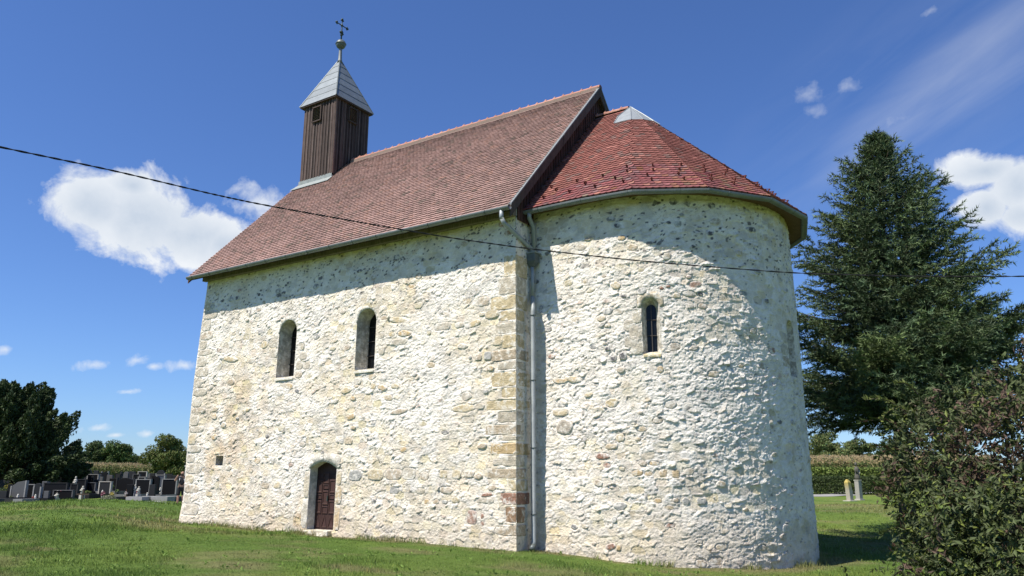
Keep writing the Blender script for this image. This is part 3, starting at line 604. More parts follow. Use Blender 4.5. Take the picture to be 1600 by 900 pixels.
# ---- apse
def apse_hit(px, py):
    d = ray(px, py); o = CAM-np.array([ACX, YC, 0]); a = d[0]**2+d[1]**2; b = 2*(o[0]*d[0]+o[1]*d[1]); c = o[0]**2+o[1]**2-(RA+.05)**2
    Dq = b*b-4*a*c
    if Dq < 0: return None
    p = CAM+d*(-b-math.sqrt(Dq))/2/a; an = math.atan2(p[1]-YC, p[0]-ACX)
    if an < -math.pi/2: q = on_y(px, py, YA-.04); return q[0], q[2]
    return ACX+RA*(an+math.pi/2), p[2]
HAND_A = [(962, 446, 17, 12, 'r', YE), (974, 463, 9, 4, 'r', DK), (1034, 450, 7, 5, 'r', RB), (1044, 447, 7, 4, 'r', RB), (984, 508, 19, 18, 'block', BE), (987, 534, 22, 18, 'block', BE), (950, 486, 15, 10, 'r', GR), (966, 487, 16, 10, 'r', BE), (973, 556, 12, 12, 'r', DK), (958, 561, 10, 9, 'r', DK), (949, 545, 9, 6, 'r', DK), (970, 578, 14, 10, 'r', BE), (1032, 577, 10, 12, 'r', OC), (1022, 557, 13, 6, 'block', TA), (1057, 462, 14, 8, 'r', YE), (1077, 432, 9, 6, 'r', RB), (1042, 400, 14, 11, 'r', BE), (971, 371, 14, 9, 'r', OC), (920, 372, 14, 7, 'r', TA), (877, 381, 9, 7, 'r', TA), (862, 557, 12, 7, 'r', RB), (857, 515, 11, 8, 'r', DK), (875, 595, 22, 8, 'r', OC), (898, 593, 10, 9, 'r', OC),
          (955, 658, 0, 0, 'r', TA), (882, 667, 26, 26, 'r', (.42, .36, .29)), (876, 644, 24, 12, 'block', YE), (956, 629, 20, 16, 'r', YE), (895, 593, 26, 10, 'r', YE), (955, 608, 0, 0, 'r', TA), (942, 713, 22, 10, 'r', RB), (949, 727, 12, 8, 'r', RB), (996, 739, 18, 10, 'r', OC), (1036, 739, 12, 12, 'block', OC), (1056, 740, 12, 14, 'block', OC), (1013, 740, 12, 8, 'r', OC), (1077, 737, 14, 11, 'r', BE), (1028, 782, 14, 9, 'r', OC), (1056, 781, 10, 8, 'r', TA), (1047, 821, 16, 7, 'r', RB), (955, 854, 15, 9, 'r', RB), (968, 855, 7, 11, 'r', OC), (1071, 783, 12, 12, 'r', GR), (1096, 783, 14, 10, 'block', GR), (920, 617, 14, 7, 'r', YE), (1022, 724, 16, 7, 'r', OC), (1005, 725, 12, 7, 'r', TA), (960, 812, 8, 10, 'r', GR), (1095, 880, 18, 14, 'r', TA), (1117, 876, 22, 14, 'r', TA), (1028, 657, 16, 10, 'r', TA), (970, 684, 14, 12, 'r', YE),
          (1052, 314, 12, 12, 'r', DK), (1075, 318, 9, 9, 'r', DK), (1113, 320, 12, 10, 'r', DK), (1176, 358, 16, 8, 'r', DK), (1111, 364, 11, 7, 'r', DK), (1060, 349, 12, 9, 'r', GR), (1045, 347, 8, 5, 'r', DK), (1024, 352, 9, 6, 'r', DK), (1066, 335, 9, 5, 'r', GR), (1169, 329, 9, 6, 'r', GR), (964, 352, 11, 7, 'r', DK), (904, 333, 6, 5, 'r', DK), (970, 343, 8, 4, 'r', DK), (1186, 424, 11, 7, 'r', GR), (1163, 458, 12, 7, 'r', GR), (1199, 470, 7, 7, 'r', DK), (1094, 459, 10, 6, 'r', DK), (838, 440, 8, 7, 'r', DK), (845, 480, 8, 7, 'r', GR), (842, 373, 8, 6, 'r', DK)]
stA = []
for (px, py, w, h, kind, colr) in HAND_A:
    if not w: continue
    q, a, b, c, e = apse_hit(px, py), apse_hit(px-w/2, py), apse_hit(px+w/2, py), apse_hit(px, py-h/2), apse_hit(px, py+h/2)
    if None in (q, a, b, c, e): continue
    stA.append((q[0], q[1], abs(b[0]-a[0]), abs(c[1]-e[1]), kind, colr))
au = AW[0]                                      # dressed stones of the apse window
stA += [(au-.36, 5.93, .24, .34, 'block', (.58, .51, .38)), (au-.40, 5.50, .34, .38, 'block', (.56, .48, .36)), (au-.38, 5.10, .32, .34, 'block', (.56, .50, .38))]
stA += [(AW2[0]-.50, 5.25, .42, .30, 'block', BE), (AW2[0]-.48, 4.92, .40, .28, 'block', TA), (AW2[0]-.42, 5.58, .26, .28, 'block', BE)]
want = len(stA)+75; tries = 0
while len(stA) < want and tries < 5000:
    tries += 1; u = rs.uniform(.6, u_apse(25)); v = rs.uniform(-.1, 9.); w = rs.uniform(.11, .34); h = w*rs.uniform(.42, .75)
    if free_of(u, v, w, h, stA, [ha, ha2]): stA.append((u, v, w, h, 'r', tuple(pal(rs.rand())*.9+.06)))
bloc = [(au, 6.30, .66, .34, 'block', None)]    # arch stone carved round the window head
uend = u_apse(42)
w_a = field('wall', S_apse, np.linspace(0, uend, 540), np.linspace(-.6, 9.35, 480), 7, stA+bloc, [ha, ha2], church, rough=1.12, label='curved limewashed wall of the apse')
field('wall', S_apse, np.linspace(uend, UT, 110), np.linspace(-.7, 9.35, 110), 7, [], [], church, label='north side of the apse wall')
for s in stA:
    make_stone(S_apse, s[0], s[1], s[2], s[3], s[4], np.array(s[5])*.92, w_a, rs, hgt=rs.uniform(.006, .026) if s[4] != 'block' else .008, rot=rs.uniform(-.25, .25)*(s[4] != 'block'))
def arch_stone(S, uc, w, spring, rise, t, top, parent, colr, proud=.008, name='stone', n=14, pointed=0, side=None):
    """block with the opening's arch cut out of it"""
    a0, a1 = (0, n) if side is None else ((0, n//2) if side > 0 else (n//2, n))
    inn, out = [], []
    for k in range(a0, a1+1):
        a = math.pi*k/n; x = math.cos(a)*w/2; z = math.sin(a)*rise
        if pointed: z = rise*(1-abs(math.cos(a))**1.8)
        inn.append((uc+x, spring+z)); ex = math.cos(a); ez = math.sin(a); kk = (abs(ex)**5+abs(ez)**5)**(-.2)
        out.append((uc+ex*kk*(w/2+t), spring+ez*kk*top))
    m = len(inn); V = []
    for (P, h) in ((inn, -.03), (inn, proud*.8), ([(i[0]*.5+o[0]*.5, i[1]*.5+o[1]*.5) for i, o in zip(inn, out)], proud), (out, proud*.7), (out, -.05)):
        P = np.array(P); V.append(S(P[:, 0], P[:, 1], np.full(m, h)))
    V = np.concatenate(V); Fq = [(k*m+i, k*m+i+1, (k+1)*m+i+1, (k+1)*m+i) for k in range(4) for i in range(m-1)]+[(0, m, 2*m, 3*m, 4*m), (m-1, 5*m-1, 4*m-1, 3*m-1, 2*m-1)]
    return MB().add(V, Fq, tuple(colr)).build(name, M['stone'], parent, smooth=True)
arch_stone(S_apse, au, AW[2], AW[3], AW[4], .11, .42, w_a, (.54, .46, .33))
for sgn in (-1, 1): arch_stone(S_south, DOOR[0], DOOR[2], DOOR[3]-.02, DOOR[4], .17, .44, w_s, (.52, .49, .42), pointed=1, side=sgn)
for wq in WIN: arch_stone(S_south, wq[0], wq[2], wq[3], wq[4], .11, wq[4]+.10, w_s, (.66, .62, .54), proud=.004)

# ---- windows, door and put-log hole
def window(S, outl, wdt, inner, depth, parent, label, bars, lining, sill_col=(.66, .60, .48), tc=1, blocked=False):
    wr = empty('window'); wr.parent = parent; meta(wr, label)
    reveal('reveal', S, outl, inner, depth, wr, M['stone'], lining, rs)
    if blocked: pane('infill', S, inner, depth-.004, wr, M['stone'], (.38, .34, .27)); return wr
    pane('glass', S, inner, depth-.01, wr, M['glass'])
    q = np.array(inner); c = q.mean(0); m = MB(); u0, u1 = q[:, 0].min(), q[:, 0].max(); v0, v1 = q[:, 1].min(), q[:, 1].max()
    def bar(ua, va, ub, vb, t=.012):
        d = np.array([ub-ua, vb-va]); ln = np.linalg.norm(d); d /= ln; nn = np.array([-d[1], d[0]])*t
        P = [np.array([ua, va])-nn, np.array([ub, vb])-nn, np.array([ub, vb])+nn, np.array([ua, va])+nn]
        U = np.array([p[0] for p in P]*2); Vv = np.array([p[1] for p in P]*2); H = np.array([-depth+.015]*4+[-depth+.05]*4)
        m.add(S(U, Vv, H), [(0, 3, 2, 1), (4, 5, 6, 7), (0, 1, 5, 4), (1, 2, 6, 5), (2, 3, 7, 6), (3, 0, 4, 7)], (.5, .5, .5))
    bar(c[0], v0, c[0], v1-.01)
    for k in range(1, bars): z = v0+(v1-v0)*k/bars; bar(u0, z, u1, z, .009)
    m.build('frame', M['frame'], wr)
    return wr
def sill(S, u0, u1, v, depth, drop, parent, colr):
    U = np.array([u0-.03, u1+.03, u1+.01, u0-.01]*2); Vv = np.array([v-drop, v-drop, v+.015, v+.015, v-drop-.07, v-drop-.07, v-.06, v-.06]); H = np.array([.045, .045, -depth, -depth]*2)
    MB().add(S(U, Vv, H), [(0, 1, 2, 3), (4, 7, 6, 5), (0, 4, 5, 1), (1, 5, 6, 2), (2, 6, 7, 3), (3, 7, 4, 0)], colr).build('sill', M['stone'], parent, bevel=.01)
for k, w in enumerate(WIN):
    inn = arch(w[0]+.02, w[1]+.02, w[2]-.10, w[3], w[4]-.05)
    wo = window(S_south, hs[k], w[2], inn, .50, church, 'left round-headed nave window' if k == 0 else 'right round-headed nave window', 4, (.50, .46, .39))
    sill(S_south, w[0]-w[2]/2+.03, w[0]+w[2]/2-.03, w[1]+.05, .48, .10, wo, (.70, .66, .56))
inn = arch(AW[0]+.01, AW[1]+.10, .27, AW[3]-.02, .14)
wo = window(S_apse, ha, AW[2], inn, .26, church, 'narrow glazed slit window of the apse', 3, (.46, .43, .36))
sill(S_apse, AW[0]-.19, AW[0]+.19, AW[1]+.08, .25, .09, wo, (.68, .57, .34))
inn = arch(AW2[0], AW2[1]+.05, .45, AW2[3], .24)
window(S_apse, ha2, AW2[2], inn, .14, church, 'blocked east window of the apse', 1, (.42, .38, .31), blocked=True)
# door
dr = empty('door'); dr.parent = church; meta(dr, 'dark brown panelled door in its recess')
reveal('reveal', S_south, hd, hd, .34, dr, M['stone'], (.62, .59, .52), rs)
m = MB(); y_ = .27
pane('door_leaf', S_south, hd, .31, dr, M['door'], (.045, .022, .019), .05)
dx0, dx1 = DOOR[0]-DOOR[2]/2, DOOR[0]+DOOR[2]/2
def dpanel(u0, u1, v0, v1, kind='rect'):
    t = .028; P = [(u0, v0), (u1, v0), (u1, v1), (u0, v1)] if kind == 'rect' else [(u0, v0), (u1, v0), ((u0+u1)/2, v1)]
    n = len(P); c = np.mean(P, 0); Q = [tuple(c+(np.array(p)-c)*.80) for p in P]; Rr = [tuple(c+(np.array(p)-c)*.72) for p in P]
    U = np.array([p[0] for p in P+P+Q+Rr]); Vv = np.array([p[1] for p in P+P+Q+Rr]); H = np.array([-.312]*n+[-.312+t*.7]*n+[-.312+t]*n+[-.312+t*.3]*n)
    Fq = [(a*n+i, a*n+(i+1) % n, (a+1)*n+(i+1) % n, (a+1)*n+i) for a in range(3) for i in range(n)]+[tuple(range(3*n, 4*n))]
    MB().add(S_south(U, Vv, H), Fq, (.055, .027, .023)).build('door_panel', M['door'], dr)
cw = (dx1-dx0)/4
for k in range(4):
    a, b = dx0+k*cw+.02, dx0+(k+1)*cw-.02
    ys_ = (.72, 1.15, 1.33, 1.78, 1.92) if k % 2 == 0 else (.72, .98, 1.45, 1.62, 1.98)
    dpanel(a, b, .33, .69, 'tri')
    for i in range(4): dpanel(a, b, ys_[i]+.02, ys_[i+1]-.01)
P_ = S_south(np.array([dx0+.55]), np.array([1.2]), np.array([-.27]))[0]
MB().box(P_[0]-.015, P_[0]+.015, P_[1]-.02, P_[1]+.01, 1.12, 1.28).build('handle', M['patina'], dr)
MB().obox((-L+DOOR[0]-.33, -.10, .20), (.24, 0, .01), (0, .16, 0), (0, 0, .075), (.62, .53, .36)).build('threshold', M['stone'], dr, bevel=.02)
MB().obox((-L+DOOR[0]+.22, -.10, .205), (.30, 0, -.005), (0, .17, 0), (0, 0, .075), (.60, .54, .42)).build('threshold', M['stone'], dr, bevel=.02)
MB().obox((-L+DOOR[0]-.35, -.22, .07), (.22, .02, .01), (0, .14, .01), (0, 0, .06), (.60, .57, .50)).build('step', M['stone'], dr, bevel=.03)
MB().obox((-L+DOOR[0]+.12, -.24, .08), (.24, -.02, 0), (.01, .15, .02), (0, 0, .06), (.62, .60, .54)).build('step', M['stone'], dr, bevel=.03)
hr = empty('putlog_hole'); hr.parent = church
sub = lambda p: [tuple(np.array(p[i])+(np.array(p[(i+1) % 4])-np.array(p[i]))*k/3) for i in range(4) for k in range(3)]
hole_s = sub(hole); reveal('reveal', S_south, hole_s, hole_s, .4, hr, M['stone'], (.42, .39, .33), rs); pane('infill', S_south, hole_s, .38, hr, M['stone'], (.12, .11, .10))

# ---- roof tiles
def tile_verts(w, ln, th, sag=.03, n=4):
    xs_ = np.linspace(-w/2, w/2, n+1); yb = -sag*(1-(2*xs_/w)**2)
    top = [(-w/2, ln, 0), (w/2, ln, 0)]; V = top+[(x, y, th*.6) for x, y in zip(xs_[::-1], yb[::-1])]+[(x, y, -th*.5) for x, y in zip(xs_[::-1], yb[::-1])]
    V += [(-w/2, ln, -.004), (w/2, ln, -.004)]; m = n+1
    Fs = [tuple([0, 1]+list(range(2, 2+m)))][::1]
    F = [(1, 0)+tuple(range(2+m-1, 1, -1))]
    F += [(2+i, 2+m+i, 2+m+i+1, 3+i) for i in range(n)]
    F += [(1, 2, 2+m, 2+2*m+1), (0, 2+2*m, 2+2*m-1, 1+m)]
    return np.array(V, float), F
TV, TF = tile_verts(.174, .24, .036, .036)
TL = [len(f) for f in TF]
def tiles(name, mats, cols, parent, **k):
    """mats: (n,3,4) transforms for one tile shape"""
    n = len(mats); P = np.einsum('nij,vj->nvi', mats[:, :, :3], TV)+mats[:, None, :, 3]; nv = len(TV); faces = []
    for kk in sorted(set(TL)):
        fs = np.array([f for f in TF if len(f) == kk]); faces.append((fs[None]+(np.arange(n)*nv)[:, None, None]).reshape(-1, kk))
    return obj_np(name, P.reshape(-1, 3), faces, M['tile'], parent, col=np.repeat(cols, nv, 0), smooth=False, **k)
def tmat(o, ex, ey, ez, sx=1.):
    m = np.zeros((3, 4)); m[:, 0] = ex*sx; m[:, 1] = ey; m[:, 2] = ez; m[:, 3] = o; return m
nroof = empty('nave_roof'); nroof.parent = church
def nave_tiles(side):
    sgn = 1 if side == 'south' else -1
    ey = np.array([0, sgn*1., SL]); sl_len = math.hypot(YC+OVS, HR-HE); ey /= np.linalg.norm(ey); ex = np.array([sgn*1., 0, 0]); ez = np.cross(ex, ey)
    y0 = -OVS if side == 'south' else W+OVS; o0 = np.array([-L-OVW, y0, HE]); step = .148; rows = int((sl_len-.10)/step); ms, cs = [], []
    ncol = int((L+OVW+OVE)/.18); dxx = (L+OVW+OVE-.06)/ncol
    for j in range(rows):
        off = (j % 2)*.5; wav = 0
        for i in range(ncol+(1 if j % 2 else 0)):
            x = -L-OVW+.03+dxx*(i+.5-off*1.0)+rs.uniform(-.004, .004); sx = 1.
            if i == 0 and j % 2: x += dxx*.25; sx = .5
            if i == ncol: x -= dxx*.25; sx = .5
            d = j*step+.02*math.sin(x*1.1+j*.05)+rs.uniform(-.007, .007)
            p = np.array([x, y0, HE])+ey*(d-.03)+ez*(.045+rs.uniform(-.003, .004)+.022*(fbm(np.array(x*.5), np.array(j*.06), 4, 2)-.5))
            a = -.135+rs.uniform(-.014, .014); b = rs.uniform(-.015, .015); yy = ey*math.cos(a)+ez*math.sin(a); xx = ex*math.cos(b)+ez*math.sin(b)
            yy = yy+ex*rs.uniform(-.015, .015); ms.append(tmat(p, xx, yy, np.cross(xx, yy), sx))
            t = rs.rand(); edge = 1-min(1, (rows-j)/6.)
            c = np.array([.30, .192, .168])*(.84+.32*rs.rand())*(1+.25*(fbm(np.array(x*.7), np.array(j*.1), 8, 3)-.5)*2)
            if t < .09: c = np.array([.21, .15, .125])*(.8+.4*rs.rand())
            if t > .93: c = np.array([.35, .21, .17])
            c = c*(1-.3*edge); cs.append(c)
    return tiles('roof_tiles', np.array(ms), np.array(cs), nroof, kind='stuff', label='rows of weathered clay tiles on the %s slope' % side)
nave_tiles('south'); nave_tiles('north')
# roof decks under the tiles
for s_ in (1, -1):
    y0 = -OVS+.04 if s_ > 0 else W+OVS-.04; m = MB(); t = .14
    V = []
    for x in (-L-OVW+.02, OVE-.03):
        V += [(x, y0, HE-.01), (x, YC, HR-.05), (x, YC, HR-.05-t*1.5), (x, y0, HE-.12)]
    m.add(V, [(0, 3, 2, 1), (4, 5, 6, 7), (0, 1, 5, 4), (1, 2, 6, 5), (2, 3, 7, 6), (3, 0, 4, 7)], (.10, .075, .06)).build('roof_deck', M['wood'], nroof)
# ridge
xr0, xr1 = -11.75, OVE-.02; n = 32; stp = (xr1-xr0)/n
rt_V, rt_F = [], []
K = 8
for i, (x, r) in enumerate(((0, .105), (.06, .13), (.075, .112), (stp+.05, .098))):
    for k in range(K+1):
        a = math.pi*(k/K)*1.16-math.pi*.08; rt_V.append((x, math.cos(a)*r*1.1, math.sin(a)*r))
for i in range(3):
    for k in range(K): rt_F.append((i*(K+1)+k, i*(K+1)+k+1, (i+1)*(K+1)+k+1, (i+1)*(K+1)+k))
nb = len(rt_V); rt_F.append(tuple(range(K, -1, -1)))
mbx = MB().add(rt_V, rt_F, (.42, .20, .145)); mbx.box(.03, .08, -.02, .02, .12, .165, (.42, .20, .145)); me_r = [mbx.mesh('ridge_tile', M['tile'], True)]
for cc in ((.37, .18, .13), (.46, .24, .18)):
    q = MB().add(rt_V, rt_F, cc); q.box(.03, .08, -.02, .02, .12, .165, cc); me_r.append(q.mesh('ridge_tile', M['tile'], True))
for i in range(n):
    o = D.objects.new('ridge_tile', me_r[rs.randint(3)]); link(o, nroof); o.location = (xr0+i*stp, YC+rs.uniform(-.006, .006), HR+.01+rs.uniform(-.005, .008)); o.rotation_euler = (rs.uniform(-.03, .03), -.012, rs.uniform(-.015, .015))
MB().box(xr0, xr1, YC-.13, YC+.13, HR-.13, HR+.02).build('ridge_mortar', M['mortar'], nroof)
# verge boards
def sloped(m, x0, x1, ya, za, yb, zb, hgt, col):
    m.add([(x0, ya, za), (x1, ya, za), (x1, yb, zb), (x0, yb, zb), (x0, ya, za-hgt), (x1, ya, za-hgt), (x1, yb, zb-hgt), (x0, yb, zb-hgt)], [(0, 1, 2, 3), (4, 7, 6, 5), (0, 4, 5, 1), (1, 5, 6, 2), (2, 6, 7, 3), (3, 7, 4, 0)], col)
ys_ = (-OVS+.02, YC*.5, YC)
for s_ in (1, -1):
    yy = lambda y: y if s_ > 0 else W-y
    for i in range(2):
        m = MB(); a, b = (-OVS+.02, YC*.47) if i == 0 else (YC*.47+.02, YC-(.0 if s_ > 0 else .01))
        zf = lambda y: HE+(y+OVS)*SL
        sloped(m, OVE-.03, OVE+.012+.004*i, yy(a), zf(a)+.03, yy(b), zf(b)+.03, .34, (.085, .065, .055))
        m.build('verge_board', M['wood'], nroof)
        m = MB(); sloped(m, OVE-.07, OVE+.03, yy(a), zf(a)+.082, yy(b), zf(b)+.082, .05, (.5, .5, .5)); m.build('verge_flashing', M['zinc'], nroof)
    m = MB(); sloped(m, -L-OVW-.03, -L-OVW+.01, yy(-OVS+.02), HE+.0, yy(YC), HR-.0, .22, (.13, .075, .055)); m.build('verge_board', M['wood'], nroof)
# gable boards (east, dark) and a plain west gable
gab = empty('east_gable'); gab.parent = church
yb = .02
while yb < W:
    bw = .155; y1 = min(yb+bw, W); yc = (yb+y1)/2; zt = HE+(min(yc, W-yc)+OVS)*SL-.15
    MB().box(.03, .06+rs.uniform(0, .006), yb+.006, y1-.004, 8.9, zt, tuple(np.array([.080, .040, .032])*rs.uniform(.7, 1.3))).build('board', M['wood'], gab)
    MB().box(.055, .085, y1-.022, y1+.022, 8.88, zt-.01, tuple(np.array([.070, .036, .03])*rs.uniform(.7, 1.3))).build('batten', M['wood'], gab)
    yb += bw
MB().add([(.028, 0, 9.3), (.028, W, 9.3), (.028, YC, HR-.25), (-.1, 0, 9.3), (-.1, W, 9.3), (-.1, YC, HR-.25)], [(0, 1, 2), (3, 5, 4), (0, 3, 4, 1), (1, 4, 5, 2), (2, 5, 3, 0)], (.05, .03, .025)).build('backing', M['wood'], gab)
MB().add([(-L+.1, 0, 9.3), (-L+.1, W, 9.3), (-L+.1, YC, HR-.25), (-L-.05, 0, 9.3), (-L-.05, W, 9.3), (-L-.05, YC, HR-.25)], [(0, 2, 1), (3, 4, 5), (0, 1, 4, 3), (1, 2, 5, 4), (2, 0, 3, 5)], (.09, .055, .045)).build('west_gable', M['wood'], church)
# eaves: stone/wood cornice under the tiles
MB().box(-L-.1, .02, -.16, .0, 8.99, 9.3, (.20, .17, .14)).build('wall_plate', M['wood'], church)

# ---- gutters
def half_pipe(pts, r, lip=.012, n=8):
    pts = [np.array(p, float) for p in pts]; V = []; m = MB()
    for i, p in enumerate(pts):
        t = pts[min(i+1, len(pts)-1)]-pts[max(i-1, 0)]; t[2] = 0; t /= np.linalg.norm(t); s = np.cross(t, (0, 0, 1.)); sc = 1.
        if 0 < i < len(pts)-1:
            t1 = p-pts[i-1]; t1 /= np.linalg.norm(t1); sc = 1/max(.5, abs(np.dot(t1, t)))
        prof = [(-1, .18), (-1, 0)]+[(-math.cos(math.pi*k/n), -math.sin(math.pi*k/n)) for k in range(1, n)]+[(1, 0), (1.0, .12), (1.09, .12), (1.09, .0)]+[(math.cos(math.pi*k/n)*1.07, -math.sin(math.pi*k/n)*1.07) for k in range(1, n)]+[(-1.07, 0), (-1.07, .18)]
        V += [p+s*a*r*sc+np.array([0, 0, b*r]) for a, b in prof]
    k = len(prof); F = [(i*k+a, i*k+(a+1) % k, (i+1)*k+(a+1) % k, (i+1)*k+a) for i in range(len(pts)-1) for a in range(k)]
    capi = [1+j for j in range(0, n+1)]
    F += [tuple(capi), tuple([(len(pts)-1)*k+q for q in capi][::-1])]
    return m.add(V, F)
gn = empty('nave_gutter'); gn.parent = church
GY, GZ = -OVS-.05, HE-.02
half_pipe([(-L-OVW+.05, GY, GZ), (-L/2, GY, GZ), (OVE+.02, GY, GZ)], .085).build('channel', M['zinc'], gn, smooth=True)
x = -L+.1
while x < .1:
    m = MB(); m.tube([(x, GY+.09*math.cos(a)*1.06, GZ-.09*math.sin(a)*1.06) for a in np.linspace(-.1, math.pi+.1, 9)], .011, 6).build('bracket', M['zincd'], gn); x += 1.02
ga = empty('apse_gutter'); ga.parent = church
RG = RA+AOV
facets = [R_(a) for a in (-90, -72, -48, -24, 2, 26, 50, 72, 90)]
eave_pts = [(.06, YC-RG)]+[(ACX+RG*math.cos(a)/math.cos(R_(11)) if abs(abs(a)-math.pi/2) > .01 else ACX, YC+RG*math.sin(a)*(1/math.cos(R_(11)) if abs(abs(a)-math.pi/2) > .01 else 1)) for a in facets]+[(.06, YC+RG)]
half_pipe([(x, y, HAE-.03) for x, y in eave_pts][::1], .085).build('channel', M['zinc'], ga, smooth=False)
ep = np.array(eave_pts); seg = np.linalg.norm(np.diff(ep, axis=0), axis=1); cum = np.r_[0, np.cumsum(seg)]
def eave_at(s):
    i = min(int(np.searchsorted(cum, s, side='right')-1), len(seg)-1); f = (s-cum[i])/seg[i]; return ep[i]*(1-f)+ep[i+1]*f, i
s = .5
while s < cum[-1]-.3:
    p, i = eave_at(s); t = ep[i+1]-ep[i]; t /= np.linalg.norm(t); o = np.array([t[1], -t[0]])
    MB().tube([(p[0]+o[0]*.092*math.cos(a), p[1]+o[1]*.092*math.cos(a), HAE-.03-.092*math.sin(a)) for a in np.linspace(-.1, math.pi+.1, 9)], .009, 6).build('bracket', M['zincd'], ga); s += 1.35
# ---- apse roof: ruled surface from the short ridge and apex to the eave
aroof = empty('apse_roof'); aroof.parent = church
RX0 = .07
def crown(s):                                   # ridge point for an eave position
    e, i = eave_at(s); s1 = cum[1]
    if s <= s1: return np.array([RX0+(APX-RX0)*s/s1, YC, HAP])
    if s >= cum[-2]: return np.array([RX0+(APX-RX0)*(cum[-1]-s)/(cum[-1]-cum[-2]), YC, HAP])
    return np.array([APX, YC, HAP])
def roofp(s, t):
    e, i = eave_at(s); c = crown(s); return c*(1-t)+np.array([e[0], e[1], HAE+.02])*t
NS = 90; ss = np.unique(np.r_[np.linspace(0, cum[-1], NS), cum]); V = np.array([roofp(a, t) for t in (0, .5, .985) for a in ss]+[roofp(a, .985)-np.array([0, 0, .16]) for a in ss]+[roofp(a, .0)-np.array([0, 0, .2]) for a in ss])
k = len(ss); Fq = [(i*k+a, (i+1)*k+a, (i+1)*k+a+1, i*k+a+1) for i in range(4) for a in range(k-1)]
obj_np('roof_deck', V, [Fq], M['wood'], aroof, col=np.tile([[.12, .08, .06]], (len(V), 1)), smooth=False)
# soffit under the eave
V = []
for a in ss:
    e, i = eave_at(a); e3 = np.array([e[0], e[1], HAE-.05]); c = np.array([min(e[0], ACX), YC, 0]); d = c-e3; d[2] = 0; ln = np.linalg.norm(d); d /= ln
    V.append(e3+d*.02); V.append(e3+d*(ln-RA+.12)+np.array([0, 0, .10]))
V = np.array(V); Fq = [(2*a, 2*a+1, 2*a+3, 2*a+2) for a in range(k-1)]
obj_np('soffit', V, [Fq], M['wood'], aroof, col=np.tile([[.16, .095, .065]], (len(V), 1)), smooth=False)
slant = math.hypot(RG, HAP-HAE); rows = int(slant/.150); cand = []
for j in range(rows+1):
    t = 1-(j*.150-.02)/slant
    if t < .025: break
    arc = cum[1]+(cum[-2]-cum[1])*1.0
    row_len = 2*cum[1]*((APX-RX0)/cum[1]*(1-t)+t)+(cum[-2]-cum[1])*t
    nt = int(row_len/.178); off = (j % 2)*.5+rs.uniform(-.1, .1)
    for i in range(nt):
        f = (i+off+.0)/nt
        if not 0 < f < 1: continue
        # position along the row in metres -> eave parameter
        m_ = f*row_len; a_len = cum[1]*((APX-RX0)/cum[1]*(1-t)+t)
        if m_ < a_len: s = m_/a_len*cum[1]
        elif m_ > row_len-a_len: s = cum[-1]-(row_len-m_)/a_len*cum[1]
        else: s = cum[1]+(m_-a_len)/t
        s = min(max(s, 0.02), cum[-1]-.02)
        conical = cum[1]-.02 < s < cum[-2]+.02
        if conical and t < .155: continue
        if t < .03: continue
        p = roofp(s, t); e1 = roofp(s, min(t+.02, 1.05)); ey = p-e1; ey /= np.linalg.norm(ey)
        ex = roofp(min(s+.03, cum[-1]), t)-roofp(max(s-.03, 0), t); ex -= ey*np.dot(ex, ey); ex /= np.linalg.norm(ex); ez = np.cross(ex, ey)
        a = -.085+rs.uniform(-.012, .012); yy = ey*math.cos(a)+ez*math.sin(a); b = rs.uniform(-.03, .03); yy = yy+ex*b*.5
        mt = tmat(p+ez*(.045+rs.uniform(-.003, .004)), ex, yy, np.cross(ex, yy), rs.uniform(.97, 1.03))
        q = rs.rand(); c = np.array([.215, .080, .065])*(.84+.28*rs.rand())*(.85+.35*fbm(np.array(s*.6), np.array(t*5), 12, 3))
        if q < .12: c = np.array([.19, .105, .09])*(.7+.5*rs.rand())
        elif q > .93: c = np.array([.31, .13, .105])*(.85+.3*rs.rand())
        d = np.linalg.norm(p-CAM); facing = np.dot(CAM-p, ez)
        cand.append((d-(0 if facing > 0 else -100), mt, c, s, t))
cand.sort(key=lambda q: q[0])
near = cand[:300]; rest = cand[300:]
tiles('roof_tiles', np.array([q[1] for q in rest]), np.array([q[2] for q in rest]), aroof, kind='stuff', label='red clay tiles covering the rest of the apse roof')
tmeshes = {}
def tmesh(c):
    key = tuple(np.round(np.array(c)/.035).astype(int))
    if key not in tmeshes:
        me = MB().add(TV, TF, tuple(np.array(key)*.035+.004)).mesh('roof_tile', M['tile']); tmeshes[key] = me
    return tmeshes[key]
for q in near:
    o = D.objects.new('roof_tile', tmesh(q[2])); link(o, aroof); m = np.eye(4); m[:3, :] = q[1]; o.matrix_world = Matrix(m.tolist())
# metal cap over the apex
def lift(s, t, h):
    p = roofp(s, t); q = roofp(s, min(t+.05, 1)); ey = p-q; ey /= np.linalg.norm(ey); ex = roofp(min(s+.05, cum[-1]), .6)-roofp(max(s-.05, 0), .6); ez = np.cross(ex, ey); ez /= np.linalg.norm(ez); return p+ez*h
s0, s1 = cum[1]-.38, cum[-2]+.38; sv = np.linspace(s0, s1, 41)
V = [lift(s, t, .075) for t in (0.0, .09, .185) for s in sv]+[lift(s, .185, .02) for s in sv]
for i, s in enumerate(sv):                      # left and right edges run to the ridge point
    V[i] = crown(min(max(s, cum[1]), cum[-2]))+np.array([0, 0, .10])
Fq = [(i*41+a, (i+1)*41+a, (i+1)*41+a+1, i*41+a+1) for i in range(3) for a in range(40)]
M['cap'] = new_mat('bright_zinc', .5, (.27, .295, .31), metallic=.3, noise=(5, .85, 1.1))
cap = MB().add(V, Fq).build('metal_cap', M['cap'], aroof)
for a in np.linspace(0, 40, 9).astype(int):
    s = sv[a]; MB().tube([V[a]+np.array([0, 0, .0]), lift(s, .09, .085), lift(s, .187, .08)], .016, 5).build('seam', M['cap'], aroof)
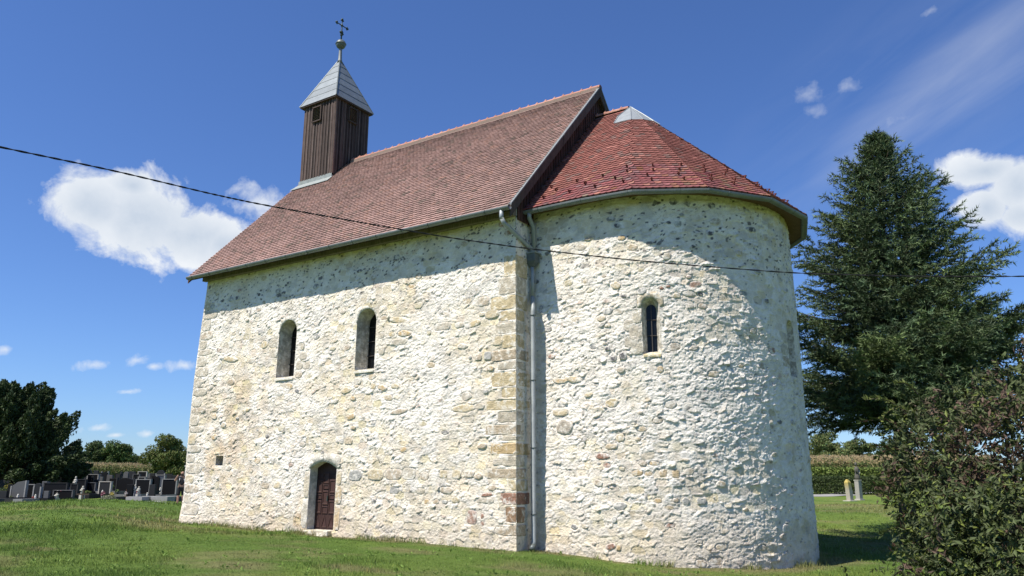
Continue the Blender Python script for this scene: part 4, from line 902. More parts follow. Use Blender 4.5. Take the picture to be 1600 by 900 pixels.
# ridge tiles of the short ridge
for i in range(4):
    o = D.objects.new('ridge_tile', me_r[rs.randint(3)]); link(o, aroof); o.location = (.06+i*.31, YC, HAP+.05); o.scale = (.75, .85, .85)
# snow guards in alternating rows
gmesh = MB().box(-.018, .018, -.02, .01, .0, .10, (.12, .035, .028)).add([(-.018, -.02, .10), (.018, -.02, .10), (.018, .13, .02), (-.018, .13, .02), (-.018, -.02, .085), (.018, -.02, .085), (.018, .13, .005), (-.018, .13, .005)], [(0, 1, 2, 3), (4, 7, 6, 5), (0, 4, 5, 1), (1, 5, 6, 2), (2, 6, 7, 3), (3, 7, 4, 0)], (.12, .035, .028)).mesh('snow_guard', M['plain'])
for row, (t, ph) in enumerate(((.935, 0.), (.885, .33), (.835, .0), (.785, .5))):
    s = .5+ph*.9
    while s < cum[-1]-.5:
        if row == 3 and s < 2.2: s += 1.1; continue
        p = lift(s, t, .055); q = lift(s, t+.02, .055); ey = p-q; ey /= np.linalg.norm(ey); ex = lift(s+.05, t, .055)-p; ex -= ey*np.dot(ex, ey); ex /= np.linalg.norm(ex); ez = np.cross(ex, ey)
        o = D.objects.new('snow_guard', gmesh); link(o, aroof); m = np.eye(4); m[:3, 0] = ex; m[:3, 1] = ey; m[:3, 2] = ez; m[:3, 3] = p; o.matrix_world = Matrix(m.tolist()); s += (.95 if row % 2 else .85)*rs.uniform(.9, 1.1)

# ---- downpipes
dp = empty('downpipe'); dp.parent = church
gx, gy = .13, YA-.19
HZ = 7.90
MB().tube([(-.02, GY, GZ-.06), (-.02, GY, GZ-.24), (-.02, GY+.02, GZ-.32)], .062, 12).build('outlet', M['cap'], dp, smooth=True)
MB().tube([(-.02, GY+.01, GZ-.28), (.01, GY+.08, GZ-.42), (gx-.02, gy-.06, HZ+.30), (gx, gy, HZ+.12)], .062, 12).build('swan_neck', M['pipe'], dp, smooth=True)
MB().tube([(gx+.10, YC-RG, HAE-.10), (gx+.08, YC-RG+.02, HAE-.22), (gx+.03, gy+.02, HAE-.42), (gx+.03, gy+.02, HZ+.15)], .066, 12).build('apse_outlet_pipe', M['pipe'], dp, smooth=True)
MB().add([(gx+a*.16, gy+b*.13, HZ+.14) for a, b in ((-1, -1), (1, -1), (1, 1), (-1, 1))]+[(gx+a*.16, gy+b*.13, HZ-.10) for a, b in ((-1, -1), (1, -1), (1, 1), (-1, 1))]+[(gx+a*.06, gy+b*.06, HZ-.26) for a, b in ((-1, -1), (1, -1), (1, 1), (-1, 1))], [(0, 1, 2, 3), (8, 11, 10, 9)]+[(i+4*j, (i+1) % 4+4*j, (i+1) % 4+4*j+4, i+4*j+4)[::-1] for j in (0, 1) for i in range(4)]).build('hopper', M['zincd'], dp, bevel=.006)
MB().box(gx-.2, gx+.2, gy-.16, gy+.16, HZ+.12, HZ+.15).build('hopper_rim', M['pipe'], dp)
zb = gz(gx, gy)
MB().tube([(gx, gy, HZ-.24), (gx, gy, 6.75)], .056, 14).build('pipe', M['pipe'], dp, smooth=True)
px_, py_ = gx+.13, gy-.19
MB().tube([(gx, gy, 6.77), (gx+.02, gy-.03, 6.65), (px_-.01, py_+.03, 6.42), (px_, py_, 6.3), (px_, py_, zb+.25), (px_+.01, py_-.05, zb+.12)], .064, 14).build('pipe', M['pipe'], dp, smooth=True)
for z in (6.2, 4.4, 2.6, .9): MB().lathe((px_, py_, z), [(.07, -.02), (.078, -.015), (.078, .015), (.07, .02)], 14).build('pipe_clip', M['zincd'], dp, smooth=True)
MB().tube([(px_+.01, py_-.04, zb+.16), (px_+.02, py_-.15, zb+.06)], .075, 12).build('shoe', M['zincd'], dp, smooth=True)

# ================================================================== bell turret
tower = empty('bell_turret'); tower.parent = church
TX0, TX1, TY0, TY1, TZ = -13.88, -11.95, 4.06, 6.0, 17.95
TB = HE+(TY0+OVS)*SL
def roofz(y): return HE+(min(y, W-y)+OVS)*SL
MB().box(TX0+.03, TX1-.03, TY0+.03, TY1-.03, TB-.3, TZ+.02, (.045, .028, .022)).build('backing', M['wood'], tower)
nb_ = 11
for face in range(4):
    for k in range(nb_):
        ln = (TX1-TX0) if face % 2 == 0 else (TY1-TY0); bw = ln/nb_; a, b = k*bw+.006, (k+1)*bw-.006; th = .028+rs.uniform(0, .012)
        c = np.array([.074, .050, .044])*rs.uniform(.35, 1.4); c2 = np.array([.105, .078, .070])*rs.uniform(.6, 1.25)
        if face == 0:
            z0 = TB+.22+rs.uniform(-.015, .015); MB().box(TX0+a, TX0+b, TY0-th, TY0+.03, z0, TZ, tuple(c)).build('board', M['wood'], tower)
            MB().box(TX0+b-.028, TX0+b+.034, TY0-th-.024, TY0-.026, z0+.01, TZ-.01, tuple(c2)).build('batten', M['wood'], tower)
        elif face == 2: MB().box(TX0+a, TX0+b, TY1-.03, TY1+th, TB+.2, TZ, tuple(c)).build('board', M['wood'], tower)
        elif face == 1:
            yc = TY0+(a+b)/2; z0 = roofz(yc)+.12; MB().box(TX1-.03, TX1+th, TY0+a, TY0+b, z0, TZ, tuple(c)).build('board', M['wood'], tower)
            MB().box(TX1+.026, TX1+th+.024, TY0+b-.028, TY0+b+.034, z0+.01, TZ-.01, tuple(c2)).build('batten', M['wood'], tower)
        else: MB().box(TX0-th, TX0+.03, TY0+a, TY0+b, roofz(TY0+(a+b)/2)+.12, TZ, tuple(c)).build('board', M['wood'], tower)
MB().box(TX1+.02, TX1+.05, TY0-.045, TY0+.03, TB+.15, TZ-.005, (.22, .15, .12)).build('corner_board', M['wood'], tower)
# flashing skirt
M['flash'] = new_mat('pale_flashing', .65, (.26, .285, .28), metallic=.15, noise=(6, .75, 1.15))
MB().box(TX0-.05, TX1+.05, TY0-.055, TY0+.02, TB-.02, TB+.24).build('flashing', M['flash'], tower)
MB().add([(TX0-.08, TY0-.05, TB+.07), (TX1+.10, TY0-.05, TB+.07), (TX1+.12, TY0-.33, TB-.20), (TX0-.25, TY0-.33, TB-.20), (TX0-.08, TY0-.05, TB+.05), (TX1+.10, TY0-.05, TB+.05), (TX1+.12, TY0-.33, TB-.22), (TX0-.25, TY0-.33, TB-.22)], [(0, 3, 2, 1), (4, 5, 6, 7), (0, 1, 5, 4), (1, 2, 6, 5), (2, 3, 7, 6), (3, 0, 4, 7)]).build('flashing', M['flash'], tower)
def louvre(cx, cy, cz, ex, nrm, w=.40, h=.62):
    lr = MB(); ex = np.array(ex, float); nr = np.array(nrm, float); c = np.array([cx, cy, cz]); up = np.array([0, 0, 1.])
    g = MB()
    for (a, b, hw, hh) in ((-w/2, 0, .025, h/2), (w/2, 0, .025, h/2), (0, h/2, w/2+.025, .025), (0, -h/2, w/2+.025, .025)):
        g.obox(c+ex*a+up*b+nr*.045, ex*hw, nr*.035, up*hh, (.07, .05, .042))
    g.build('louvre_frame', M['wood'], tower)
    for k in range(9):
        z = -h/2+.05+k*(h-.08)/9; MB().obox(c+up*(z+.02)+nr*.04, ex*(w/2-.03), nr*.022-up*.016, up*.006+nr*.004, (.12, .09, .075)).build('louvre_slat', M['wood'], tower)
louvre(-13.0, TY0-.05, TZ-.66, (1, 0, 0), (0, -1, 0), .52, .68); louvre(TX1+.05, 5.0, TZ-.62, (0, 1, 0), (1, 0, 0), .48, .66)
# pyramid roof in sheet courses
OV = .17; cx, cy = (TX0+TX1)/2, (TY0+TY1)/2; A0 = 20.36; ez0 = TZ-.10
M['sheet'] = new_mat('pale_sheet_roof', .5, attr=True, metallic=.35, spec=.5, noise=(4, .85, 1.1))
hx, hy = (TX1-TX0)/2+OV, (TY1-TY0)/2+OV; nc = 6
for face in range(4):
    dirs = ((0, -1), (1, 0), (0, 1), (-1, 0))[face]
    for k in range(nc):
        t0, t1 = k/nc, (k+1)/nc
        def pt(t, s, lift_):
            f = 1-t*.965; z = ez0+(A0-ez0)*t
            x = dirs[0]*hx*f+(s*hx*f if dirs[0] == 0 else 0); y = dirs[1]*hy*f+(s*hy*f if dirs[1] == 0 else 0)
            return np.array([cx+x+dirs[0]*lift_, cy+y+dirs[1]*lift_, z])
        V = [pt(t0, -1, .014), pt(t0, 1, .014), pt(min(t1+.01, 1), 1, .0), pt(min(t1+.01, 1), -1, .0), pt(t0, -1, -.03), pt(t0, 1, -.03)]
        sgn = 1 if (face in (0, 1)) else -1
        V = [v+np.array([0, 0, rs.uniform(-.001, .001)]) for v in V]
        MB().add(V, [(0, 1, 2, 3), (4, 5, 1, 0)], tuple(np.array([.22, .245, .26])*rs.uniform(.85, 1.1))).build('roof_sheet', M['sheet'], tower)
for sx, sy in ((1, 1), (1, -1), (-1, 1), (-1, -1)):
    MB().tube([(cx+sx*hx*1.01, cy+sy*hy*1.01, ez0), (cx+sx*hx*.035, cy+sy*hy*.035, A0)], .025, 6).build('hip_cap', M['zincd'], tower)
MB().box(cx-hx+.01, cx+hx-.01, cy-hy+.01, cy+hy-.01, ez0-.06, ez0-.005, (.07, .05, .045)).build('soffit', M['wood'], tower)
ap = (cx, cy, A0-.02)
MB().lathe(ap, [(.13, -.1), (.10, .03), (.085, .10), (.07, .55), (.07, .62)], 14).build('finial_neck', M['zinc'], tower, smooth=True)
pr = [(.02, .60)]+[(.225*math.cos(a), .84+.225*math.sin(a)) for a in np.linspace(-1.45, -.02, 8)]+[(.25, .845), (.25, .865)]+[(.225*math.cos(a), .87+.20*math.sin(a)) for a in np.linspace(.05, 1.5, 8)]
MB().lathe(ap, pr, 18).build('finial_ball', M['zincd'], tower, smooth=True)
m = MB(); zb_ = A0+1.02
m.tube([(cx, cy, zb_), (cx, cy, zb_+1.05)], [.035, .022], 8)
m.tube([(cx, cy-.32, zb_+.78), (cx, cy+.32, zb_+.78)], .024, 8)
for (dy, dz, r) in ((-.36, .78, .05), (-.31, .83, .04), (-.31, .73, .04), (.36, .78, .05), (.31, .83, .04), (.31, .73, .04), (0, 1.1, .055), (.055, 1.04, .042), (-.055, 1.04, .042), (0, .42, .085), (.07, .36, .055), (-.07, .42, .055), (0, .30, .07), (0, .78, .06)):
    m.lathe((cx, cy+dy, zb_+dz), [(.01, -r), (r*.7, -r*.7), (r, 0), (r*.7, r*.7), (.01, r)], 8)
m.build('cross', M['patina'], tower, smooth=True)

# ================================================================== vegetation helpers
def leafmesh(name, C, N, Tn, size, colr, mat, parent, shape='leaf', fold=.25, **k):
    """C centres, N normals, Tn length directions, size (n,2) -> folded leaves"""
    n = len(C); Tn = Tn/np.linalg.norm(Tn, axis=1)[:, None]; B = np.cross(N, Tn); B /= np.linalg.norm(B, axis=1)[:, None]+1e-9; N2 = np.cross(Tn, B)
    ln, wd = size[:, 0:1], size[:, 1:2]
    if shape == 'leaf':
        P = np.stack([C-Tn*ln*.5, C-Tn*ln*.02+B*wd*.5+N2*wd*fold, C+Tn*ln*.5, C-Tn*ln*.02-B*wd*.5+N2*wd*fold], 1); fs = np.array([[0, 1, 2], [0, 2, 3]])
    else:
        P = np.stack([C+B*wd*.5, C-B*wd*.5, C+Tn*ln], 1); fs = np.array([[0, 2, 1]])
    nv = P.shape[1]; F = (fs[None]+(np.arange(n)*nv)[:, None, None]).reshape(-1, 3)
    return obj_np(name, P.reshape(-1, 3), [F], mat, parent, col=np.repeat(colr, nv, 0), smooth=False, **k)
def rdir(n, r, up=0.):
    v = r.normal(size=(n, 3)); v[:, 2] += up; return v/np.linalg.norm(v, axis=1)[:, None]
def broadleaf(name, pos, H, Wd, label, cat, seed, base=(.055, .09, .022), nleaf=9000, lsize=.35, trunk_frac=.2, flat=1., group=None, clumps=26, var=.35):
    r = np.random.RandomState(seed); root = empty(name, pos, label=label, cat=cat, group=group)
    m = MB(); tr = H*.022+.05; top = H*.62
    m.tube([(0, 0, -.3), (r.uniform(-.05, .05)*H*.2, 0, top*.5), (r.uniform(-.1, .1)*H*.2, r.uniform(-.1, .1)*H*.2, top)], [tr*1.3, tr, tr*.35], 8)
    CC = []
    for k in range(clumps):
        a = r.uniform(0, 2*math.pi); z = trunk_frac*H+(H*(1-trunk_frac))*r.uniform(.05, .93)
        zz = (z/H-trunk_frac)/(1-trunk_frac); rr = Wd/2*math.sqrt(max(0, 1-(zz*1.9-.8)**2*.72))*r.uniform(.25, .88); CC.append((rr*math.cos(a), rr*math.sin(a)*flat, z, H*r.uniform(.10, .19)))
        if k % 2 == 0: m.tube([(0, 0, z*.6), (rr*.5*math.cos(a), rr*.5*math.sin(a), z*.85), (rr*math.cos(a), rr*math.sin(a)*flat, z)], [tr*.4, tr*.25, tr*.1], 5)
    m.build('trunk', M['bark'], root, smooth=True)
    CC = np.array(CC); idx = r.randint(0, len(CC), nleaf); d = rdir(nleaf, r); rad = r.uniform(.45, 1.08, nleaf)**.6
    C = CC[idx, :3]+d*(CC[idx, 3]*rad)[:, None]*np.array([1.15, 1.15, .8]); C[:, 2] = np.maximum(C[:, 2], .05)
    N = d+rdir(nleaf, r)*.7; T = rdir(nleaf, r); sz = np.stack([r.uniform(.6, 1.3, nleaf)*lsize, r.uniform(.5, .9, nleaf)*lsize*.6], -1)
    cc = np.array(base)[None]*(1+r.uniform(-var, var, (nleaf, 1)))*(1+.25*(CC[idx, 3:4]*37 % 1-.5)); cc[:, 0] *= 1+r.uniform(-.2, .3, nleaf)
    leafmesh('crown', C, N, T, sz, cc, M['leaf'], root)
    return root

# ---- the tall spruce beside the apse
def spruce():
    r = np.random.RandomState(77); p = at_dist(1412, 760, 31); base = np.array([p[0], p[1], gz(p[0], p[1])])
    top = at_dist(1378, 207, 31)[2]-base[2]; root = empty('spruce_tree', base, label='tall dark green spruce with drooping lower boughs behind the apse', cat='tree')
    side = np.array([RT[0], RT[1], 0]); side /= np.linalg.norm(side); tw = np.array([-FW[0], -FW[1], 0]); tw /= np.linalg.norm(tw)
    axis = lambda z: side*(.42*(z/top)**1.0)   # slight lean of the leader
    m = MB(); m.tube([axis(z)+np.array([0, 0, z]) for z in np.linspace(-.3, top*.98, 14)], np.linspace(.30, .02, 14), 8); 
    prof_l = [(0, 3.6), (.26, 3.9), (.34, 4.1), (.44, 3.9), (.55, 3.3), (.64, 2.7), (.72, 2.1), (.80, 1.55), (.88, 1.15), (.93, .62), (.97, .26), (1, .06)]
    prof_r = [(0, 5.0), (.18, 5.4), (.30, 5.8), (.42, 5.1), (.52, 4.2), (.60, 3.2), (.68, 2.6), (.76, 2.1), (.84, 1.35), (.90, .85), (.95, .45), (1, .06)]
    C, T, N, S, K = [], [], [], [], []
    nb = 450
    for b in range(nb):
        f = .285+.71*((b+r.rand())/nb)**.95; z = f*top; a = r.uniform(0, 2*math.pi)
        dv = side*math.cos(a)+tw*math.sin(a); w_ = (1+math.cos(a))/2
        Lb = (np.interp(f, *zip(*prof_l))*(1-w_)+np.interp(f, *zip(*prof_r))*w_)*r.choice([r.uniform(.55, .85), r.uniform(.85, 1.15)], p=[.55, .45])
        if r.rand() < .06 and f < .8: Lb *= 1.14
        dro = (-.34+.30*f if f < .5 else -.19+.9*(f-.5)); up = .26+.20*f
        q0 = axis(z)+np.array([0, 0, z]); ns = max(5, int(Lb/.20)); ts = np.linspace(0, 1, ns)
        wob = r.uniform(-.12, .12); perp = np.array([-dv[1], dv[0], 0])
        pts = np.array([q0+dv*Lb*t+perp*wob*Lb*t*t+np.array([0, 0, Lb*(dro*t+up*t*t)]) for t in ts])
        if b % 2 == 0 or f > .85: m.tube(pts[::2] if len(pts) > 4 else pts, np.linspace(.035*Lb/4+.008, .006, len(pts[::2] if len(pts) > 4 else pts)), 4)
        hue = r.rand(); bb_ = r.uniform(.7, 1.3)
        for i in range(1, ns):
            t = ts[i]; tg = pts[i]-pts[i-1]; tg /= np.linalg.norm(tg)
            if t < .22 and Lb > 1.5: continue
            bl = min(1.15, .18+Lb*.21*math.sin(min(1, t*1.0+.12)*math.pi*.82))
            for sgn in (-1, 1, 0):
                if sgn == 0 and i < ns-1: continue
                sd_ = tg*.75+perp*sgn*r.uniform(.6, 1.0)*(sgn != 0)+np.array([0, 0, r.uniform(-.45, .12)]); sd_ /= np.linalg.norm(sd_)
                q = pts[i]+tg*r.uniform(-.1, .1); k = max(3, int(bl/.075)); hang = r.uniform(.10, .40)
                tt = np.linspace(.05, 1, k)
                P = q[None]+sd_[None]*(bl*tt)[:, None]+np.array([0, 0, -1.])[None]*(hang*bl*tt**1.6)[:, None]+(np.array([0, 0, 1.])*(.16*bl*tt**4)[:, None] if True else 0)
                for rep in range(5):
                    dd = sd_[None]*.9+r.normal(size=(k, 3))*.62; dd[:, 2] += r.uniform(-.2, .25)
                    C.append(P+r.normal(size=(k, 3))*.012); T.append(dd); S.append(np.stack([r.uniform(.12, .21, k), r.uniform(.026, .046, k)], -1))
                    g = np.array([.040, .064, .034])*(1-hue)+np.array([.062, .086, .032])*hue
                    K.append(g[None]*bb_*r.uniform(.6, 1.45, (k, 1))*(1+.7*(tt > .6)[:, None]))  # outer needles of each sprig coloured brighter, painting in sunlit tips
    C, T, S, K = map(np.concatenate, (C, T, S, K)); N = rdir(len(C), r)
    C[:, 2] = np.maximum(C[:, 2], .3)
    m.build('trunk', M['bark'], root, smooth=True)
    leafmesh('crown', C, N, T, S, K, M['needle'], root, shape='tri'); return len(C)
print('spruce', spruce())

# ---- foreground shrub at the right edge
def shrub():
    r = np.random.RandomState(12); D0 = 8.2
    root_p = at_dist(1560, 880, D0); base = np.array([root_p[0], root_p[1], gz(root_p[0], root_p[1])])
    root = empty('shrub', base, label='dense green and reddish-brown leafy shrub filling the lower right corner in front of the spruce', cat='shrub')
    side = np.array([RT[0], RT[1], 0]); side /= np.linalg.norm(side); bk = np.array([FW[0], FW[1], 0]); bk /= np.linalg.norm(bk)
    # lumps given by where they show: px, py, distance, radius m
    lumps = [(1530, 690, 8.6, .60), (1470, 720, 8.3, .48), (1600, 660, 8.6, .60), (1590, 790, 8.0, .75), (1500, 800, 8.0, .55), (1450, 790, 8.3, .45), (1440, 700, 8.5, .40), (1540, 880, 7.6, .60), (1620, 890, 7.5, .8), (1475, 870, 7.9, .42), (1560, 625, 8.9, .30), (1660, 720, 8.2, .9), (1680, 860, 7.8, .9), (1640, 600, 8.9, .45), (1520, 640, 8.9, .35), (1420, 740, 8.6, .30), (1430, 665, 8.8, .25), (1700, 640, 8.8, .8), (1480, 660, 8.8, .30), (1600, 960, 7.6, .8), (1500, 950, 7.7, .5), (1590, 590, 9.0, .22), (1405, 690, 8.8, .18), (1440, 840, 8.2, .28)]
    LP = np.array([at_dist(a, b, d)-base for a, b, d, s in lumps]); LR = np.array([l[3] for l in lumps])
    stems = MB()
    C, T, N, S, K = [], [], [], [], []
    nsp = 3400; per = 9; nl = nsp*per; wgt = LR**2.1; wgt /= wgt.sum(); sidx = r.choice(len(LP), nsp, p=wgt)
    d0 = rdir(nsp, r); rad0 = r.uniform(.25, 1., nsp)**.4*LR[sidx]*(1+.5*(fbm(d0[:, 0]*3+sidx, d0[:, 2]*3, 5, 3)-.5)*2); rad0 *= np.where(r.rand(nsp) < .06, 1.25, 1)
    sdir = d0*.7+rdir(nsp, r)*.6+np.array([0, 0, .15]); sdir /= np.linalg.norm(sdir, axis=1)[:, None]
    idx = np.repeat(sidx, per); rad = np.repeat(rad0, per); tt_ = np.tile(np.linspace(0, 1, per), nsp); sl_ = np.repeat(r.uniform(.12, .26, nsp), per)
    sdr = np.repeat(sdir, per, 0); P = LP[idx]+np.repeat(d0, per, 0)*rad[:, None]+sdr*(sl_*(tt_-.5))[:, None]+rdir(nl, r)*.018; P[:, 2] -= sl_*tt_**2*.3
    d = np.repeat(d0, per, 0); hang = sdr*.6+rdir(nl, r)*.75+np.array([0, 0, -.25])
    depth = rad/LR[idx]
    hue = fbm(P@side*1.6+10, P[:, 2]*1.6+P@bk, 66, 3); lt = r.rand(nl)
    sphue = np.repeat(r.uniform(-.06, .06, nsp), per); hue = hue+sphue
    g = np.array([.068, .088, .034])[None]*r.uniform(.5, 1.5, (nl, 1)); br = np.array([.115, .075, .056])[None]*r.uniform(.6, 1.35, (nl, 1)); yl = np.array([.13, .16, .035])[None]*r.uniform(.8, 1.2, (nl, 1))
    z_ = P[:, 2]; bm = sst(.53, .62, hue+.05*(z_ > 1.3)-.12*(z_ < .7))*(r.rand(nl) < .8); col = g*(1-bm[:, None])+br*bm[:, None]
    yy = ((lt > .965) | ((lt > .82) & (hue < .42)))[:, None]; col = np.where(yy, yl, col)
    sz = np.stack([r.uniform(.045, .08, nl), r.uniform(.018, .030, nl)], -1)
    C.append(P); N.append(d+rdir(nl, r)*.5); T.append(hang); S.append(sz); K.append(col)
    # arching shoots with paired leaves reaching out of the mass
    shoots = [((1440, 690), (1345, 660), 8.7), ((1430, 660), (1352, 625), 8.9), ((1440, 720), (1370, 716), 8.6), ((1450, 640), (1400, 600), 8.9), ((1500, 640), (1470, 590), 9.0), ((1560, 620), (1560, 575), 9.0), ((1600, 600), (1592, 560), 9.0), ((1440, 800), (1362, 760), 8.3), ((1450, 850), (1380, 835), 8.1), ((1460, 870), (1395, 862), 8.0), ((1460, 890), (1410, 893), 7.9), ((1420, 740), (1366, 700), 8.5), ((1470, 700), (1410, 640), 8.7), ((1520, 660), (1505, 612), 8.9), ((1430, 780), (1385, 790), 8.3), ((1450, 760), (1390, 742), 8.4), ((1455, 830), (1400, 812), 8.2), ((1580, 640), (1540, 590), 8.8), ((1440, 650), (1378, 652), 8.9)]
    for (a, b, dd) in shoots:
        p0 = at_dist(*a, dd)-base; p1 = at_dist(*b, dd-.2)-base; n = 22; tt = np.linspace(0, 1, n)
        pts = p0[None]*(1-tt)[:, None]+p1[None]*tt[:, None]; pts[:, 2] += .10*np.sin(tt*math.pi); stems.tube(pts[::3], np.linspace(.007, .002, len(pts[::3])), 4)
        for i in range(n):
            for s_ in (-1, 1, 0):
                if r.rand() < .35: continue
                tdir = (p1-p0)*1.2+side*s_*.2+np.array([0, 0, r.uniform(-.35, .35)])+rdir(1, r)[0]*.25
                tdir = tdir/np.linalg.norm(tdir); C.append((pts[i]+tdir*.025)[None]); T.append(tdir[None]); N.append(rdir(1, r, 1.2)); S.append(np.array([[r.uniform(.05, .085), r.uniform(.02, .034)]]))
                light = b[1] < 660 and b[0] < 1420
                K.append((np.array([.17, .20, .06]) if (light and tt[i] > .35) or r.rand() < .15 else (np.array([.05, .075, .02]) if r.rand() < .75 else np.array([.09, .05, .035])))[None]*r.uniform(.7, 1.2))
    for k in range(26):
        j = r.randint(len(LP)); p0 = np.array([r.uniform(-.3, .4), r.uniform(-.3, .3), 0]); p1 = LP[j]+rdir(1, r)[0]*LR[j]*.6; md = (p0+p1)/2+np.array([0, 0, .25]); tt = np.linspace(0, 1, 7)[:, None]
        stems.tube((p0*(1-tt)**2+2*md*tt*(1-tt)+p1*tt**2), np.linspace(.016, .004, 7), 5)
    stems.build('branches', M['bark'], root, smooth=True)
    C, T, N, S, K = map(np.concatenate, (C, T, N, S, K)); ok = C[:, 2] > .02
    leafmesh('foliage', C[ok], N[ok], T[ok], S[ok], K[ok], M['leaf'], root)
shrub()

# ---- left: dark yew, field trees
def yew():
    r = np.random.RandomState(4); p = place(4, 62); root = empty('yew_tree', p, label='broad dark evergreen tree at the left edge behind the graves', cat='tree')
    side = np.array([RT[0], RT[1], 0]); side /= np.linalg.norm(side); bk = np.array([-side[1], side[0], 0]); topz = at_dist(30, 612, 62)[2]-p[2]
    m = MB(); m.tube([(0, 0, -.3), (.1, 0, 2), (0, 0, 5)], [.45, .35, .2], 10)
    C, T, S, K = [], [], [], []
    for k in range(330):
        a = r.uniform(0, 2*math.pi); f = r.uniform(.06, 1.)**.8; hz = f*topz*.93
        prof = np.interp(f, [0, .12, .3, .5, .68, .82, .93, 1], [3.2, 4.1, 4.2, 3.8, 3.1, 2.2, 1.4, .6]); rr = prof*math.sqrt(r.uniform(.15, 1))
        c = side*rr*math.cos(a)+bk*rr*math.sin(a)+np.array([0, 0, hz]); c = c+side*(.3*(1-f))
        dirv = (side*math.cos(a)+bk*math.sin(a))*.45+np.array([0, 0, .8 if f > .35 else .15]); dirv /= np.linalg.norm(dirv); ln = r.uniform(.7, 1.5)
        n = 230; t = r.uniform(0, 1, n)**.8; w = .50*(1-t*.82)*ln
        P = c+dirv*(ln*t)[:, None]+rdir(n, r)*w[:, None]; C.append(P); T.append(dirv[None]*.8+rdir(n, r)*.7); S.append(np.stack([r.uniform(.18, .36, n), r.uniform(.08, .15, n)], -1)); K.append(np.array([.045, .068, .024])*r.uniform(.5, 1.6, (n, 1)))
        if k % 3 == 0: m.tube([(0, 0, hz*.5), c*.6+np.array([0, 0, hz*.2]), c+dirv*ln*.5], [.10, .06, .02], 5)
    m.build('trunk', M['bark'], root, smooth=True); C, T, S, K = map(np.concatenate, (C, T, S, K)); C[:, 2] = np.maximum(C[:, 2], .15)
    leafmesh('crown', C, rdir(len(C), r), T, S, K, M['needle'], root)
yew()
def tree_px(px0, px1, pytop, d, name, label, seed, **k):
    p = place((px0+px1)/2, d); t = at_dist((px0+px1)/2, pytop, d)[2]-p[2]; return broadleaf(name, p, t, (px1-px0)/F_PX*d*1.03, label, 'tree', seed, **k)
tree_px(96, 140, 688, 150, 'broadleaf_tree', 'dark green tree next to the big evergreen, beyond the maize strip', 31, base=(.05, .08, .028), lsize=.55, nleaf=8000, trunk_frac=.02)
tree_px(124, 166, 690, 158, 'broadleaf_tree', 'dark bushy tree beyond the maize, second from the big evergreen', 32, base=(.055, .088, .03), lsize=.55, nleaf=8000, trunk_frac=.02)
tree_px(157, 200, 691, 150, 'broadleaf_tree', 'rounded mid-green tree standing in the middle of the distant tree row', 33, base=(.07, .11, .032), lsize=.5, nleaf=7000, trunk_frac=.12)
tree_px(190, 226, 713, 170, 'broadleaf_tree', 'low dull green tree in a dip of the distant tree row', 34, base=(.04, .065, .03), lsize=.5, nleaf=5000, trunk_frac=.03)
tree_px(224, 292, 683, 95, 'walnut_tree', 'light green spreading tree at the left corner of the church, behind the graves', 35, base=(.10, .13, .035), lsize=.30, nleaf=13000, trunk_frac=.12, clumps=34)
tree_px(75, 120, 712, 135, 'field_shrub', 'pale green low shrub under the dark evergreen, behind the maize', 36, base=(.07, .11, .03), lsize=.45, nleaf=5000, trunk_frac=.0)
tree_px(30, 90, 690, 160, 'broadleaf_tree', 'dark tree mostly hidden behind the big evergreen', 37, base=(.045, .07, .03), lsize=.6, nleaf=6000, trunk_frac=.02)
tree_px(1262, 1336, 676, 118, 'willow_tree', 'pale green rounded willow beyond the maize field', 41, base=(.13, .165, .06), lsize=.40, nleaf=14000, trunk_frac=.02, clumps=44)
tree_px(1316, 1380, 686, 125, 'broadleaf_tree', 'green tree to the right of the pale willow', 42, base=(.10, .135, .045), lsize=.42, nleaf=9000, trunk_frac=.02)
tree_px(1370, 1450, 680, 130, 'broadleaf_tree', 'green tree half hidden behind the foreground shrub', 43, base=(.05, .08, .028), lsize=.45, nleaf=8000, trunk_frac=.02)
tree_px(1440, 1530, 676, 140, 'broadleaf_tree', 'distant tree seen through the gap under the spruce', 44, base=(.05, .078, .03), lsize=.5, nleaf=7000, trunk_frac=.02)
# farther wood along the horizon, one mass
r = np.random.RandomState(50); C = []
for b in range(170):
    az = r.uniform(-1.25, .9); d = r.uniform(330, 420); x, y = CAM[0]+math.sin(az-YAW+.3)*d, CAM[1]+math.cos(az-YAW+.3)*d
    n = 60; q = rdir(n, r)*np.array([7, 7, 3.5])+np.array([x, y, 4.2]); C.append(q)
C = np.concatenate(C); leafmesh('distant_wood', C, rdir(len(C), r), rdir(len(C), r), np.stack([r.uniform(1.2, 2.4, len(C)), r.uniform(1, 1.8, len(C))], -1), np.array([.045, .068, .032])*r.uniform(.7, 1.3, (len(C), 1)), M['leaf'], None, kind='stuff', label='low belt of woodland along the horizon', cat='woodland')

